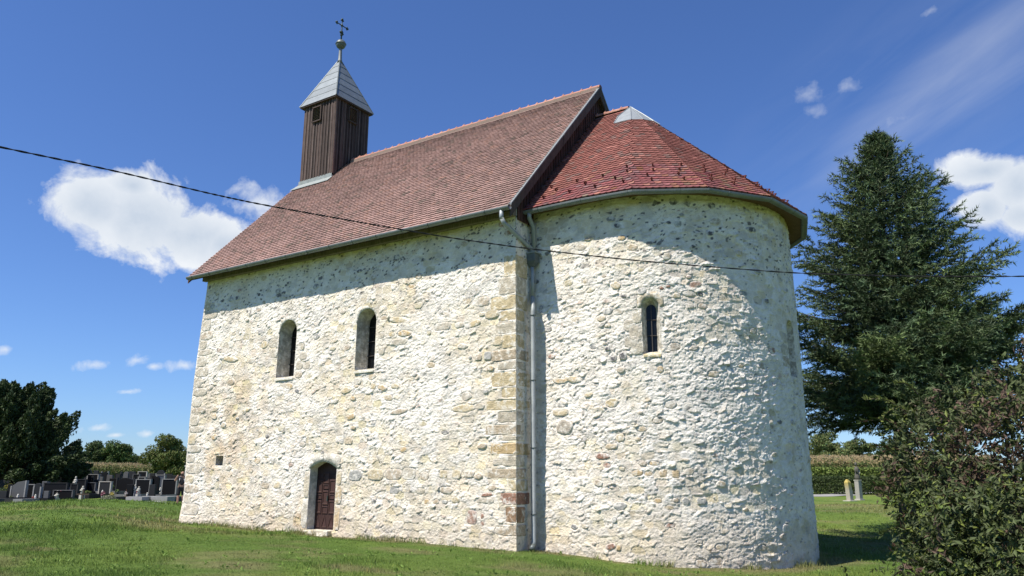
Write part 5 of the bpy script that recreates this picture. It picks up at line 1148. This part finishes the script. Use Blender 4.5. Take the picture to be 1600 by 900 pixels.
# ---- maize
def maize(name, c0, c1, d0, d1, n, hgt, label, seed, tan=.5):
    r = np.random.RandomState(seed); px = r.uniform(c0, c1, n); d = d0+(d1-d0)*r.uniform(0, 1, n)**1.5; P = np.array([at_dist(a, 760, q) for a, q in zip(px, d)]); z = ground(P[:, 0], P[:, 1]); H = hgt*r.uniform(.85, 1.1, n)
    C, T, S, K = [], [], [], []
    for k in range(9):
        f = r.uniform(.08, .95, n); c = np.stack([P[:, 0]+r.uniform(-.1, .1, n), P[:, 1]+r.uniform(-.1, .1, n), z+H*f], -1); t = rdir(n, r)*np.array([1, 1, .5])+np.array([0, 0, .35])
        C.append(c); T.append(t); S.append(np.stack([r.uniform(.4, .75, n), np.full(n, .09)], -1)); g = np.array([.11, .155, .05])[None]*r.uniform(.7, 1.35, (n, 1)); y = np.array([.30, .26, .12])[None]*r.uniform(.8, 1.2, (n, 1)); m_ = (r.rand(n) < tan*(.2+.9*f**2))[:, None]; K.append(np.where(m_, y, g))
    for k in range(4):
        c = np.stack([P[:, 0], P[:, 1], z+H], -1); C.append(c); T.append(rdir(n, r, 1.6)); S.append(np.stack([r.uniform(.25, .4, n), np.full(n, .05)], -1)); K.append(np.array([.48, .38, .22])[None]*r.uniform(.8, 1.15, (n, 1)))
    C.append(np.stack([P[:, 0], P[:, 1], z], -1)); T.append(np.tile([[0, 0, 1.]], (n, 1))); S.append(np.stack([H, np.full(n, .05)], -1)); K.append(np.tile([[.12, .15, .05]], (n, 1)))
    C, T, S, K = map(np.concatenate, (C, T, S, K)); leafmesh(name, C, rdir(len(C), r), T, S, K, M['leaf'], None, kind='stuff', label=label, cat='maize')
maize('maize_field', -60, 330, 106, 122, 4200, 2.3, 'strip of maize with pale tassels behind the cemetery', 61, .30)
maize('maize_field', 1200, 1560, 79, 94, 4200, 2.75, 'tall ripe maize field behind the clipped hedge', 62, .5)
def hedge(name, pxs, d, h, w, label, base, seed, n=16000, ls=.14):
    r = np.random.RandomState(seed); pts = np.array([place(px, d) for px in pxs]); root = empty(name, pts[0], label=label, cat='hedge'); m = MB()
    L0 = np.linalg.norm(pts[1]-pts[0]); t = r.uniform(0, 1, n); ax = (pts[1]-pts[0]); nrm = np.array([-ax[1], ax[0], 0])/np.linalg.norm(ax[:2])
    face = r.randint(0, 3, n); a = np.where(face == 0, 1., np.where(face == 1, -1., r.uniform(-1, 1, n)))*w/2; z = np.where(face == 2, h, r.uniform(0, h, n)); jit = r.normal(size=(n, 3))*.07
    C = ax[None]*t[:, None]+nrm[None]*a[:, None]+jit; C[:, 2] += z
    leafmesh('foliage', C, rdir(n, r), rdir(n, r), np.stack([r.uniform(.7, 1.3, n)*ls, r.uniform(.5, .8, n)*ls], -1), np.array(base)*r.uniform(.55, 1.5, (n, 1)), M['leaf'], root)
    for k in range(int(L0/.5)): q = ax*(k+.5)/(L0/.5); m.tube([(q[0], q[1], q[2]-.1), (q[0]+.1, q[1], q[2]+h*.5), (q[0]-.1, q[1]+.1, q[2]+h*.9)], [.03, .02, .01], 5)
    m.build('stems', M['bark'], root)
hedge('hedge', (1170, 1480), 70.5, 1.25, 1.0, 'dark clipped hedge along the road', (.05, .075, .025), 71)
hedge('hedge', (1150, 1520), 75.5, 1.85, 2.2, 'brighter green hedge directly behind the dark clipped hedge', (.14, .19, .045), 72, n=20000, ls=.22)

# ================================================================== cemetery
side2 = np.array([RT[0], RT[1], 0]); side2 /= np.linalg.norm(side2)
BLK, DGR, MGR, LGR, BLU, PAL_ = (.008, .008, .009), (.025, .026, .028), (.09, .092, .096), (.24, .24, .235), (.06, .07, .09), (.40, .38, .34)
GV = [ # px centre, width px, top py, distance, shape, colour, frame colour, words
 (30.5, 20, 751, 51, 'step', MGR, LGR, 'pale grey granite gravestone with a stepped top, standing at the left of the front row'),
 (47.5, 13, 758, 51.5, 'rect', BLK, LGR, 'black gravestone between two grey side pieces, right of the pale stepped one'),
 (60, 8.5, 755, 50.5, 'arch', DGR, LGR, 'narrow dark gravestone with a rounded top and pale rim'),
 (75, 7, 767, 50, 'rect', MGR, None, 'slim grey stele low in the front row'),
 (101, 27, 767, 51, 'rect', BLK, MGR, 'wide black gravestone framed in grey granite, front row'),
 (64.5, 20, 744.5, 60, 'scal', MGR, LGR, 'wide grey gravestone with a scalloped top'),
 (44.5, 9, 750, 58, 'rect', BLK, None, 'small black square gravestone behind the pale stepped one'),
 (77.5, 12, 749.5, 60, 'rect', BLK, None, 'plain black gravestone right beside the scalloped grey one'),
 (88, 33, 755.5, 55, 'rect', BLK, DGR, 'very wide low black gravestone left of the white statuette'),
 (94, 20, 741, 66, 'rect', BLK, None, 'black rectangular gravestone standing tall above the wide low one'),
 (108, 8.5, 737, 76, 'peak', DGR, None, 'small grey pointed gravestone near the left of the back row'),
 (136, 18, 732.8, 80, 'peak', DGR, None, 'large dark gable-topped gravestone, tallest of the back row'),
 (124, 9, 739, 72, 'rect', DGR, None, 'grey gravestone tucked left of the large gable-topped one'),
 (127, 12, 750, 57, 'rect', BLK, DGR, 'black gravestone with dark border right of the white statuette'),
 (144, 15, 742, 66, 'rect', BLK, LGR, 'black gravestone with a pale grey frame and lintel'),
 (141, 15, 755, 57, 'rect', BLK, MGR, 'low black gravestone with light posts in the middle of the graves'),
 (165, 16, 753.5, 55, 'rect', DGR, PAL_, 'dark gravestone flanked by two pale stone posts'),
 (196, 25, 746.5, 58, 'arc2', BLK, DGR, 'broad black gravestone with a slightly bowed top, middle row'),
 (224, 20, 750, 55, 'rect', BLK, LGR, 'square black gravestone edged in pale stone with a small emblem'),
 (265, 20, 749.5, 56, 'rect', BLK, LGR, 'wide black gravestone with a pale edge nearest the church corner'),
 (250.5, 11, 743, 60, 'rect', BLU, LGR, 'blue-grey rectangular gravestone next to the black one by the church corner'),
 (240.5, 9, 743.5, 62, 'rect', BLK, None, 'narrow black gravestone left of the blue-grey one'),
 (159, 13, 738.5, 74, 'rect', BLK, None, 'black gravestone right of the large gable-topped one, back row'),
 (171, 9, 744, 66, 'rect', DGR, None, 'dark square gravestone behind the one with pale posts'),
 (183, 9, 740, 74, 'rect', BLK, None, 'small black gravestone in the middle of the back row'),
 (202, 16, 736.5, 78, 'arc2', DGR, None, 'broad dark gravestone with a bowed top in the back row'),
 (212, 9, 741.5, 72, 'rect', BLK, MGR, 'black gravestone with grey frame under the bowed one'),
 (221, 12, 737.5, 76, 'rect', BLK, PAL_, 'black gravestone with a pale top slab in the back row'),
 (231.5, 8, 739.5, 72, 'peak', MGR, None, 'grey pointed gravestone right of the pale-topped one'),
 (249, 12, 734.5, 80, 'arch', DGR, LGR, 'round-topped dark gravestone with a pale rim under the light green tree'),
 (262, 11, 740.5, 70, 'rect', DGR, None, 'dark gravestone between the round-topped one and the church'),
 (272, 9, 743, 66, 'rect', BLK, None, 'black gravestone just left of the person'),
 (176, 10, 747.5, 62, 'rect', BLK, None, 'low black gravestone left of the broad bowed one, middle row'),
 (8, 14, 750, 58, 'rect', DGR, None, 'dark gravestone in the tree shade by the yellow-green bush'),
 (2, 9, 745.5, 64, 'rect', LGR, None, 'pale slim gravestone at the far left under the evergreen'),
 (5, 16, 767, 51, 'rect', DGR, None, 'low dark gravestone at the far left of the front row'),
 (155, 9, 745, 68, 'rect', MGR, None, 'grey gravestone above the flanked dark one'),
 (113, 10, 748, 62, 'rect', DGR, None, 'dark grey gravestone just behind the white statuette'),
 (209, 8, 749, 64, 'rect', DGR, None, 'dark gravestone peeping between two broad black ones'),
 (233, 9, 747, 62, 'rect', DGR, None, 'charcoal gravestone right behind the pale-edged square one'),
 (18, 8, 757, 54, 'rect', BLK, None, 'small black gravestone under the dark evergreen, left of the pale stepped one'),
 (70, 7, 752, 56, 'rect', MGR, None, 'narrow grey gravestone in front of the scalloped one'),
 (117.5, 9, 757, 53, 'rect', BLK, DGR, 'low black gravestone below the tall white statuette'),
 (150, 8, 749, 60, 'arch', DGR, None, 'small round-topped dark gravestone in the middle of the graves'),
 (187, 8, 736.5, 79, 'peak', DGR, None, 'little gabled dark gravestone in the back row left of the bowed one'),
 (204, 9, 757, 52, 'rect', BLK, None, 'low black gravestone left of the paired statuettes'),
 (239, 9, 757, 53, 'rect', DGR, None, 'low dark gravestone between the two large framed black ones'),
 (148, 7, 735, 82, 'rect', DGR, None, 'dark upright slab in the back row right of the largest gable-topped one'),
 (-20, 20, 752, 56, 'rect', BLK, LGR, 'black gravestone just past the left edge under the evergreen'),
]
rs2 = np.random.RandomState(9)
def gravestone(px, wpx, pyt, d, shape, col, fr, words):
    p = place(px, d); w = wpx/F_PX*d*.98; H = max(.45, at_dist(px, pyt, d)[2]-p[2]); yaw_ = math.atan2(side2[1], side2[0])+rs2.uniform(-.05, .05)-.12
    root = empty('gravestone', p, yaw_, label=words, cat='gravestone', group='gravestones in the cemetery')
    y0, y1 = -.07, .07; hb = .14
    if shape in ('rect',): poly = [(-w/2, hb), (w/2, hb), (w/2, H), (-w/2, H)]
    elif shape == 'arch': poly = [(-w/2, hb), (w/2, hb)]+[(w/2*math.cos(a), H-w*.45+w*.45*math.sin(a)) for a in np.linspace(0, math.pi, 10)]
    elif shape == 'arc2': poly = [(-w/2, hb), (w/2, hb)]+[(x, H-.18+.18*(1-(2*x/w)**2)) for x in np.linspace(w/2, -w/2, 9)]
    elif shape == 'peak': poly = [(-w/2, hb), (w/2, hb), (w/2, H*.62), (w*.30, H*.72), (w*.12, H*.97), (0, H), (-w*.12, H*.97), (-w*.30, H*.72), (-w/2, H*.62)]
    elif shape == 'step': poly = [(-w/2, hb), (w/2, hb), (w/2, H), (-.12*w, H*.93), (-w*.28, H*.84), (-w/2, H*.74)]
    else: poly = [(-w/2, hb), (w/2, hb), (w/2, H*.93), (w*.2, H*.96), (0, H*.93), (-w*.2, H), (-w*.42, H*.93), (-w/2, H*.8)]
    MB().prism(poly, (0, y1, 0), (1, 0, 0), (0, 0, 1), (0, y0-y1, 0), col).build('headstone', M['granite'], root, bevel=.012)
    if fr:
        for sx in (-1, 1): MB().box(sx*(w/2+.02)-.035, sx*(w/2+.02)+.035, -.09, .09, hb, H*(.74 if (shape == 'step' and sx < 0) else .8 if shape in ('arch', 'scal') else 1.0)+.01, fr).build('side_post', M['marble'], root)
        if shape == 'rect': MB().box(-w/2-.06, w/2+.06, -.1, .1, H+.012, H+.05, fr).build('cap_slab', M['marble'], root)
    MB().box(-w/2-.12, w/2+.12, -.16, .16, -.2, hb+.0, tuple(np.array(col)*.6+.03)).build('plinth', M['marble'], root)
    # grave surround and cover in front
    ln = 1.9; g = MB(); cc = tuple(np.array(col)*.6+rs2.choice([.01, .02, .05, .16]))
    g.box(-w/2-.12, -w/2, -.18-ln, -.17, -.2, .2, cc).box(w/2, w/2+.12, -.18-ln, -.17, -.2, .2, cc).box(-w/2, w/2, -.18-ln, -.06-ln, -.2, .2, cc); g.build('kerb', M['granite'], root)
    MB().box(-w/2+.001, w/2-.001, -.05-ln, -.17, -.2, .13, tuple(np.array(col)*.7+.02)).build('cover_slab', M['granite'], root)
    for k in range(rs2.randint(0, 3)):        # flowers
        x = rs2.uniform(-w/2, w/2); y = -rs2.uniform(.3, 1.6) if ln else 0; r = rs2.uniform(.05, .11); n = 34; d_ = rdir(n, rs2, .6)
        c = [(.6, .58, .54), (.55, .55, .52), (.45, .22, .24), (.35, .06, .05), (.52, .40, .44), (.15, .2, .06)][rs2.choice(6, p=[.30, .22, .10, .06, .08, .24])]
        o = leafmesh('flowers', d_*r*np.array([1, 1, .8])+np.array([x, y, .2+r]), d_, rdir(n, rs2), np.full((n, 2), r*.7), np.array(c)*rs2.uniform(.7, 1.1, (n, 1)), M['leaf'], root)
    if rs2.rand() < .6:
        x = rs2.uniform(-w/2, w/2); MB().lathe((x, -rs2.uniform(.3, 1.), .13), [(.05, 0), (.055, .15), (.04, .2), (.045, .24), (.01, .28)], 8, rs2.choice(2) and (.6, .58, .52) or (.35, .05, .04)).build('lantern', M['plain'], root)
for g in GV: gravestone(*g)
def statuette(px, pytop, d, label, h=None, colr=(.40, .385, .345)):
    p = place(px, d); h = h or (at_dist(px, pytop, d)[2]-p[2]); root = empty('statuette', p, label=label, cat='statue', group='pale grave statuettes')
    MB().box(-.11, .11, -.11, .11, -.1, h*.45, colr).build('pedestal', M['marble'], root)
    m = MB().lathe((0, 0, h*.45), [(.10, 0), (.09, h*.12), (.07, h*.25), (.10, h*.34), (.085, h*.40), (.03, h*.43)], 10, colr).lathe((0, 0, h*.87), [(.02, 0), (.05, h*.03), (.055, h*.07), (.03, h*.12)], 8, colr)
    m.tube([(-.09, 0, h*.78), (-.08, -.1, h*.68), (0, -.13, h*.72)], .028, 6, colr).tube([(.09, 0, h*.78), (.08, -.1, h*.68), (0, -.13, h*.72)], .028, 6, colr)
    m.build('figure', M['marble'], root, smooth=True)
statuette(117, 744, 54, 'white statuette on a tall pedestal in the middle of the graves')
statuette(130, 759, 50, 'small white statuette near the wooden cross')
statuette(91, 770, 49.5, 'small pale figure standing at the edge of the lawn')
statuette(211.5, 757, 52, 'pale figure in front of the square black gravestone, left of a pair')
statuette(217.5, 760, 51.5, 'shorter pale figure in front of the square black gravestone, right of a pair')
p = place(131.5, 48.5); rt_ = empty('wooden_cross', p, math.atan2(side2[1], side2[0]), label='plain dark wooden grave cross at the edge of the lawn', cat='cross'); ht = at_dist(131.5, 764, 48.5)[2]-p[2]
MB().box(-.03, .03, -.03, .03, -.2, ht, (.07, .05, .04)).build('post', M['plain'], rt_); MB().box(-.32, .32, -.034, .026, ht*.55, ht*.55+.07, (.07, .05, .04)).build('crosspiece', M['plain'], rt_)
for px, d, w, label in ((212, 49.5, .9, 'pale grey concrete grave kerb beside the path, left one'), (251, 50, .95, 'pale grey concrete grave kerb beside the path, right one'), (271, 51, .6, 'low dark grave kerb next to the person')):
    p = place(px, d); rr = empty('grave_kerb', p, math.atan2(side2[1], side2[0])+.02, label=label, cat='grave kerb'); c = (.30, .30, .29) if 'pale' in label else (.05, .05, .05); h = .26
    for nm, b in (('front_slab', (-w/2, w/2, -.06, .06)), ('back_slab', (-w/2, w/2, 1.7, 1.82)), ('side_slab', (-w/2, -w/2+.12, .063, 1.697)), ('side_slab', (w/2-.12, w/2, .063, 1.697))): MB().box(*b, -.2, h, c).build(nm, M['marble'], rr, bevel=.01)
rs3 = np.random.RandomState(21)
NEAR = ['behind the pale stepped gravestone', 'behind the small black square one', 'left of the scalloped grey one', 'right of the scalloped grey one', 'above the very wide low black one', 'left of the white statuette on its pedestal', 'right of the white statuette on its pedestal', 'above the wooden cross', 'below the largest gable-topped one', 'right of the frame with a pale lintel', 'above the stone flanked by pale posts', 'right of the stone flanked by pale posts', 'left of the broad bowed black one', 'right of the broad bowed black one', 'above the paired statuettes', 'above the pale-edged square one', 'right of the pale-edged square one', 'left of the blue-grey one', 'under the round-topped one at the back', 'behind the wide pale-edged one by the church']
for k in range(20):
    px = 36+(k+.5)*12.0+rs3.uniform(-4, 4); d = rs3.uniform(58, 80); gravestone(px, rs3.uniform(5.5, 9.5), 758-(d-50)*.62+rs3.uniform(-3, 2)-6, d, ['rect', 'arch', 'peak', 'rect'][k % 4], [BLK, DGR, DGR, MGR][rs3.randint(4)], LGR if k % 5 == 0 else None, 'small half hidden gravestone '+NEAR[k])
for k in range(34):
    px = rs3.uniform(34, 276); d = rs3.uniform(51.5, 74); p = place(px, d); hh_ = rs3.uniform(.16, .34); fi = rs3.randint(5); pt_ = ['pale stone', 'black', 'brown clay'][k % 3]; fl_ = ['white flowers', 'cream flowers', 'red flowers', 'yellow flowers', 'green leaves'][fi]
    pot = empty('flower_pot', p+np.array([0, 0, .12]), label='small %s pot with %s among the graves' % (pt_, fl_), cat='flower pot', group='%s pots with %s' % (pt_, fl_))
    MB().lathe((0, 0, -.12), [(.07, 0), (.09, .14), (.10, .2), (.08, .21)], 8, [(.30, .29, .27), (.05, .05, .05), (.22, .12, .08)][k % 3]).build('pot', M['plain'], pot, smooth=True)
    n = 30; d_ = rdir(n, rs3, .7); c = [(.60, .58, .54), (.55, .50, .48), (.45, .20, .24), (.50, .42, .12), (.14, .20, .07)][fi]
    leafmesh('flowers', d_*hh_*.5+np.array([0, 0, .08+hh_*.45]), d_, rdir(n, rs3), np.full((n, 2), .10), np.array(c)*rs3.uniform(.6, 1.1, (n, 1)), M['leaf'], pot)
# bushes among the graves
for px, d, w, h, c, lab, sd_ in ((15, 57, .9, .75, (.16, .15, .02), 'yellow-green clipped bush under the dark evergreen', 81), (4, 55, 1.0, .6, (.05, .08, .03), 'low green bush left of the yellow one', 82), (172, 49.5, .9, .35, (.20, .22, .14), 'pale grey-green creeping plant on the lawn edge by the graves', 83)):
    r = np.random.RandomState(sd_); p = place(px, d); n = 1400; d_ = rdir(n, r); d_[:, 2] = np.abs(d_[:, 2]); root = empty('bush', p, label=lab, cat='bush')
    leafmesh('foliage', d_*np.array([w/2, w/2, h])*r.uniform(.6, 1.05, (n, 1)), d_, rdir(n, r), np.full((n, 2), .06)*r.uniform(.7, 1.3, (n, 1)), np.array(c)*r.uniform(.6, 1.3, (n, 1)), M['leaf'], root)
    MB().tube([(0, 0, -.1), (0, 0, h*.6)], .03, 6).build('stem', M['bark'], root)
# grey post by the church corner
p = place(289, 72); h = at_dist(289, 727, 72)[2]-p[2]; rr = empty('stone_pillar', p, label='slim pale grey post rising behind the person at the church corner', cat='post')
MB().box(-.09, .09, -.09, .09, -.2, h-.12, (.42, .42, .41)).build('shaft', M['marble'], rr, bevel=.01); MB().box(-.13, .13, -.13, .13, h-.12, h, (.45, .45, .44)).build('cap', M['marble'], rr, bevel=.01)
# tap stand / leaning stone and statue pillar on the right
p = place(1326, 57.5); h = at_dist(1323, 749, 57.5)[2]-p[2]; ya_ = math.atan2(side2[1], side2[0])+.55
rr = empty('leaning_stone', p, ya_, label='leaning pale boundary stone with a yellow lichened top beside the road', cat='stone post')
m = MB(); w = .17; V = []
for z, sx, of in ((-.15, 1, .03), (h*.5, .98, -.02), (h*.86, .95, -.09), (h, .35, -.11)): V += [(of+a*w*sx, b*w*.9*sx, z) for a, b in ((-1, -1), (1, -1), (1, 1), (-1, 1))]
cols = [(.36, .33, .27)]*8+[(.42, .33, .10)]*8
m.add(V, [(0, 3, 2, 1), (12, 13, 14, 15)]+[(4*j+i, 4*j+(i+1) % 4, 4*j+4+(i+1) % 4, 4*j+4+i) for j in range(3) for i in range(4)]); m.c = cols; m.build('shaft', M['marble'], rr, bevel=.015)
MB().box(-.38, .38, -.28, .28, -.12, .05, (.36, .35, .31)).build('base_slab', M['marble'], rr, bevel=.02)
p = place(1341, 60); hc = at_dist(1339, 751, 60)[2]-p[2]; hf = at_dist(1339, 722, 60)[2]-p[2]
rr = empty('wayside_shrine', p, ya_, label='square pale stone pillar carrying a small dark statue, by the hedge', cat='shrine')
MB().box(-.17, .17, -.16, .16, -.1, hc, (.30, .29, .26)).build('pillar', M['marble'], rr, bevel=.012); MB().box(-.20, .20, -.19, .19, hc+.002, hc+.05, (.45, .43, .38)).build('cap', M['marble'], rr, bevel=.01); MB().box(-.24, .24, -.22, .22, -.12, .08, (.42, .40, .36)).build('base', M['marble'], rr, bevel=.01)
H2 = hf-hc-.07; m = MB(); dc, gc_ = (.10, .095, .08), (.50, .48, .40)
m.lathe((0, 0, hc+.07), [(.16, 0), (.19, H2*.10), (.15, H2*.28), (.12, H2*.42), (.15, H2*.55), (.13, H2*.68), (.06, H2*.74), (.05, H2*.77)], 12, dc).lathe((-.04, 0, hc+.07+H2*.77), [(.03, 0), (.075, H2*.06), (.085, H2*.13), (.05, H2*.22)], 10, dc)
m.tube([(-.13, 0, hc+.07+H2*.66), (-.24, -.05, hc+.07+H2*.5), (-.12, -.12, hc+.07+H2*.42)], .045, 7, dc).tube([(.13, 0, hc+.07+H2*.66), (.20, -.05, hc+.07+H2*.45), (.08, -.14, hc+.07+H2*.35)], .045, 7, gc_); m.build('statue', M['marble'], rr, smooth=True)

# ================================================================== person by the corner
def person():
    p = place(283.5, 43.5); hp = 1.72; root = empty('person', p, math.atan2(side2[1], side2[0])+.35, label='person in dark clothes with a pale backpack taking a photo at the church corner', cat='person')
    def skin(name, pts, edges, rad, colr, rootv=0, lvl=2):
        me = D.meshes.new(name); me.from_pydata(pts, edges, []); o = D.objects.new(name, me); link(o, root); o.modifiers.new('skin', 'SKIN'); 
        if not me.skin_vertices: me.skin_vertices.new()
        for v, r in zip(me.skin_vertices[0].data, rad): v.radius = (r, r)
        me.skin_vertices[0].data[rootv].use_root = True
        s_ = o.modifiers.new('sub', 'SUBSURF'); s_.levels = lvl; s_.render_levels = lvl
        mt = new_mat(name+'_material', .75, colr, noise=(20, .85, 1.1)); me.materials.append(mt); return o
    sk = (.42, .25, .18)
    # body: pelvis, spine, neck, head, legs, arms (one surface)
    P = [(0, 0, .92), (0, .01, 1.12), (0, .01, 1.32), (0, .0, 1.44), (0, -.02, 1.50), (0, -.03, 1.60), (0, -.04, 1.69),
         (-.10, 0, .86), (-.11, -.03, .48), (-.11, .02, .10), (-.11, -.14, .05), (.10, 0, .86), (.12, -.06, .48), (.13, .06, .10), (.13, -.09, .05),
         (-.18, 0, 1.40), (-.32, -.16, 1.24), (-.22, -.34, 1.44), (-.18, -.38, 1.52), (.18, 0, 1.40), (.27, -.18, 1.24), (.06, -.36, 1.42), (.01, -.39, 1.50)]
    E_ = [(0, 1), (1, 2), (2, 3), (3, 4), (4, 5), (5, 6), (0, 7), (7, 8), (8, 9), (9, 10), (0, 11), (11, 12), (12, 13), (13, 14), (2, 15), (15, 16), (16, 17), (17, 18), (2, 19), (19, 20), (20, 21), (21, 22)]
    Rr = [.145, .125, .15, .07, .052, .095, .07, .09, .062, .045, .04, .09, .062, .045, .04, .062, .045, .034, .03, .062, .045, .034, .03]
    skin('body', P, E_, Rr, sk)
    skin('shirt', [(0, .01, .98), (0, .01, 1.14), (0, .01, 1.33), (0, .0, 1.43), (-.18, 0, 1.40), (-.26, -.09, 1.31), (.18, 0, 1.40), (.24, -.1, 1.31)], [(0, 1), (1, 2), (2, 3), (2, 4), (4, 5), (2, 6), (6, 7)], [.16, .145, .168, .085, .082, .068, .082, .068], (.025, .025, .03))
    skin('shorts', [(0, 0, .98), (0, 0, .90), (-.10, 0, .82), (-.115, -.03, .50), (.10, 0, .82), (.12, -.05, .50)], [(0, 1), (1, 2), (2, 3), (1, 4), (4, 5)], [.155, .16, .112, .10, .112, .10], (.016, .016, .018))
    skin('hair', [(0, 0, 1.60), (0, .0, 1.70)], [(0, 1)], [.10, .085], (.04, .03, .022))
    skin('shoe', [(-.11, .06, .05), (-.11, -.16, .04)], [(0, 1)], [.05, .042], (.05, .05, .05)); skin('shoe', [(.13, .10, .05), (.13, -.12, .04)], [(0, 1)], [.05, .042], (.05, .05, .05))
    pk = empty('backpack', tuple(p+np.array([0, 0, 0])), root.rotation_euler[2], label='white and blue backpack on the back of the person', cat='backpack')
    MB().lathe((0, .20, 1.04), [(.08, 0), (.13, .04), (.14, .2), (.12, .34), (.06, .38)], 12, (.50, .53, .60)).build('bag', M['plain'], pk, smooth=True)
    MB().lathe((0, .31, 1.08), [(.05, 0), (.08, .03), (.08, .14), (.04, .17)], 10, (.08, .10, .22)).build('pocket', M['plain'], pk, smooth=True)
    for sx in (-1, 1): MB().tube([(sx*.09, .15, 1.10), (sx*.12, -.02, 1.12), (sx*.11, -.14, 1.28), (sx*.10, .0, 1.47), (sx*.08, .12, 1.40)], .018, 6, (.45, .48, .55)).build('strap', M['plain'], pk)
    ph = MB().box(-.11, .05, -.43, -.415, 1.47, 1.56, (.02, .02, .02)).build('phone', M['plain'], None); ph.location = tuple(float(v) for v in p); ph.rotation_euler = (0, 0, root.rotation_euler[2]); meta(ph, 'dark phone held up in both hands by the person at the church corner', 'phone')
person()

# ================================================================== cable across the view
cp_ = [(-900, 60, 6.4), (-400, 143, 7.2), (0, 230, 8), (175, 266, 8.6), (330, 303, 9), (400, 318, 9.2), (560, 347, 9.7), (700, 371, 10.1), (820, 388, 10.4), (1000, 408, 10.8), (1240, 427, 11.4), (1420, 432, 11.8), (1600, 432, 12.2), (1900, 425, 13), (2300, 405, 14)]
pts = np.array([at_dist(a, b, d) for a, b, d in cp_]); tt = np.linspace(0, len(pts)-1, 400); cub = np.stack([np.interp(tt, range(len(pts)), pts[:, k]) for k in range(3)], -1)
for _ in range(60): cub[1:-1] = .25*cub[:-2]+.5*cub[1:-1]+.25*cub[2:]
cb = empty('overhead_cable', cub[0], label='black twisted overhead cable sagging across the sky and the church', cat='cable')
for ph_ in (0, math.pi):
    tw_ = np.linspace(0, 1, 400)*400*.8+ph_; off = np.stack([0*tw_, 0*tw_, .0055*np.cos(tw_)], -1)+RT[None]*0+np.array([-.5, .8, 0])[None]*(.0055*np.sin(tw_))[:, None]
    MB().tube(cub-cub[0]+off, .0054, 5).build('strand', M['cable'], cb, smooth=True)

# ================================================================== grass
def grass(name, n, dmin, dmax, pxr, hr, wr, seed, powr=1., label=None, white=0):
    r = np.random.RandomState(seed); d = dmin+(dmax-dmin)*r.uniform(0, 1, n)**powr; px = r.uniform(pxr[0], pxr[1], n)
    a = np.arctan((px-800)/F_PX); az = a-YAW; x = CAM[0]+np.sin(az)*d; y = CAM[1]+np.cos(az)*d
    cl = fbm(x*2.2, y*2.2, 7, 3); keep = ~((x > -L-.1) & (x < .1) & (y > -.13) & (y < W+.1)) & (np.hypot(x-ACX, y-YC) > RA+.13) & ~((x > 0) & (x < ACX) & (np.abs(y-YC) < RA+.12)) & (r.rand(n) < .35+1.1*sst(.35, .6, cl))
    x, y, cl = x[keep], y[keep], cl[keep]; n = len(x); z = ground(x, y)
    lush = sst(.42, .65, fbm(x*.5, y*.5, 17, 3)); h = r.uniform(hr[0], hr[1], n)*(.55+.8*lush)*(.7+.6*cl); dd = rdir(n, r)*.55+np.array([0, 0, 1.]); c = grass_col(x, y)
    col = c*r.uniform(.7, 1.55, (n, 1)); yl = r.rand(n) < .10; col[yl] = col[yl]*np.array([1.7, 1.35, 1.1])
    return leafmesh(name, np.stack([x, y, z-.005], -1), rdir(n, r), dd, np.stack([h, r.uniform(wr[0], wr[1], n)], -1), col, M['leaf'], None, shape='tri', kind='stuff', label=label, cat='grass')
grass('grass', 330000, 8, 26, (-120, 1720), (.025, .075), (.006, .013), 101, 1.0, 'short green lawn grass in front of the church')
grass('grass', 150000, 24, 50, (-160, 1720), (.04, .11), (.014, .03), 102, 1.0, 'longer grass on the mound and behind the apse')
# taller tufts along the foot of the walls and a few broad weeds
r = np.random.RandomState(103); n = 5200; t = r.uniform(0, 1, n); isA = r.rand(n) < .5
xa = np.where(isA, 0, -L+t*L); th = -math.pi/2+t*math.pi*.8; off = r.exponential(.09, n)+.11
xa = np.where(isA, ACX+(RA+off)*np.cos(th), xa); ya2 = np.where(isA, YC+(RA+off)*np.sin(th), -off-.02); s_ = fbm(xa*1.2, ya2*1.2, 5, 2) > .46; xa, ya2 = xa[s_], ya2[s_]; n = len(xa)
leafmesh('grass_tufts', np.stack([xa, ya2, ground(xa, ya2)-.01], -1), rdir(n, r), rdir(n, r)*.4+np.array([0, 0, 1.]), np.stack([r.uniform(.07, .24, n), r.uniform(.010, .020, n)], -1), grass_col(xa, ya2)*r.uniform(.8, 1.5, (n, 1))*np.array([1, 1.1, .9]), M['leaf'], None, shape='tri', kind='stuff', label='ragged grass tufts along the foot of the church walls', cat='grass')
r = np.random.RandomState(104); n = 2600; d = r.uniform(9, 42, n); px = r.uniform(-100, 1700, n); az = np.arctan((px-800)/F_PX)-YAW; x = CAM[0]+np.sin(az)*d; y = CAM[1]+np.cos(az)*d
k_ = (fbm(x*.8, y*.8, 55, 2) > .5) & ~((x > -L-.3) & (x < .3) & (y > -.3)) & (np.hypot(x-ACX, y-YC) > RA+.3); x, y = x[k_], y[k_]; n = len(x); m5 = 5
xx = np.repeat(x, m5); yy = np.repeat(y, m5); dd = rdir(n*m5, r, .8); leafmesh('clover_leaves', np.stack([xx, yy, ground(xx, yy)+.025], -1)+dd*.04, rdir(n*m5, r, 1.), dd, np.stack([r.uniform(.05, .10, n*m5), r.uniform(.02, .04, n*m5)], -1), np.array([.17, .26, .055])*r.uniform(.7, 1.3, (n*m5, 1)), M['leaf'], None, kind='stuff', label='broad-leaved weeds scattered over the lawn', cat='weeds')
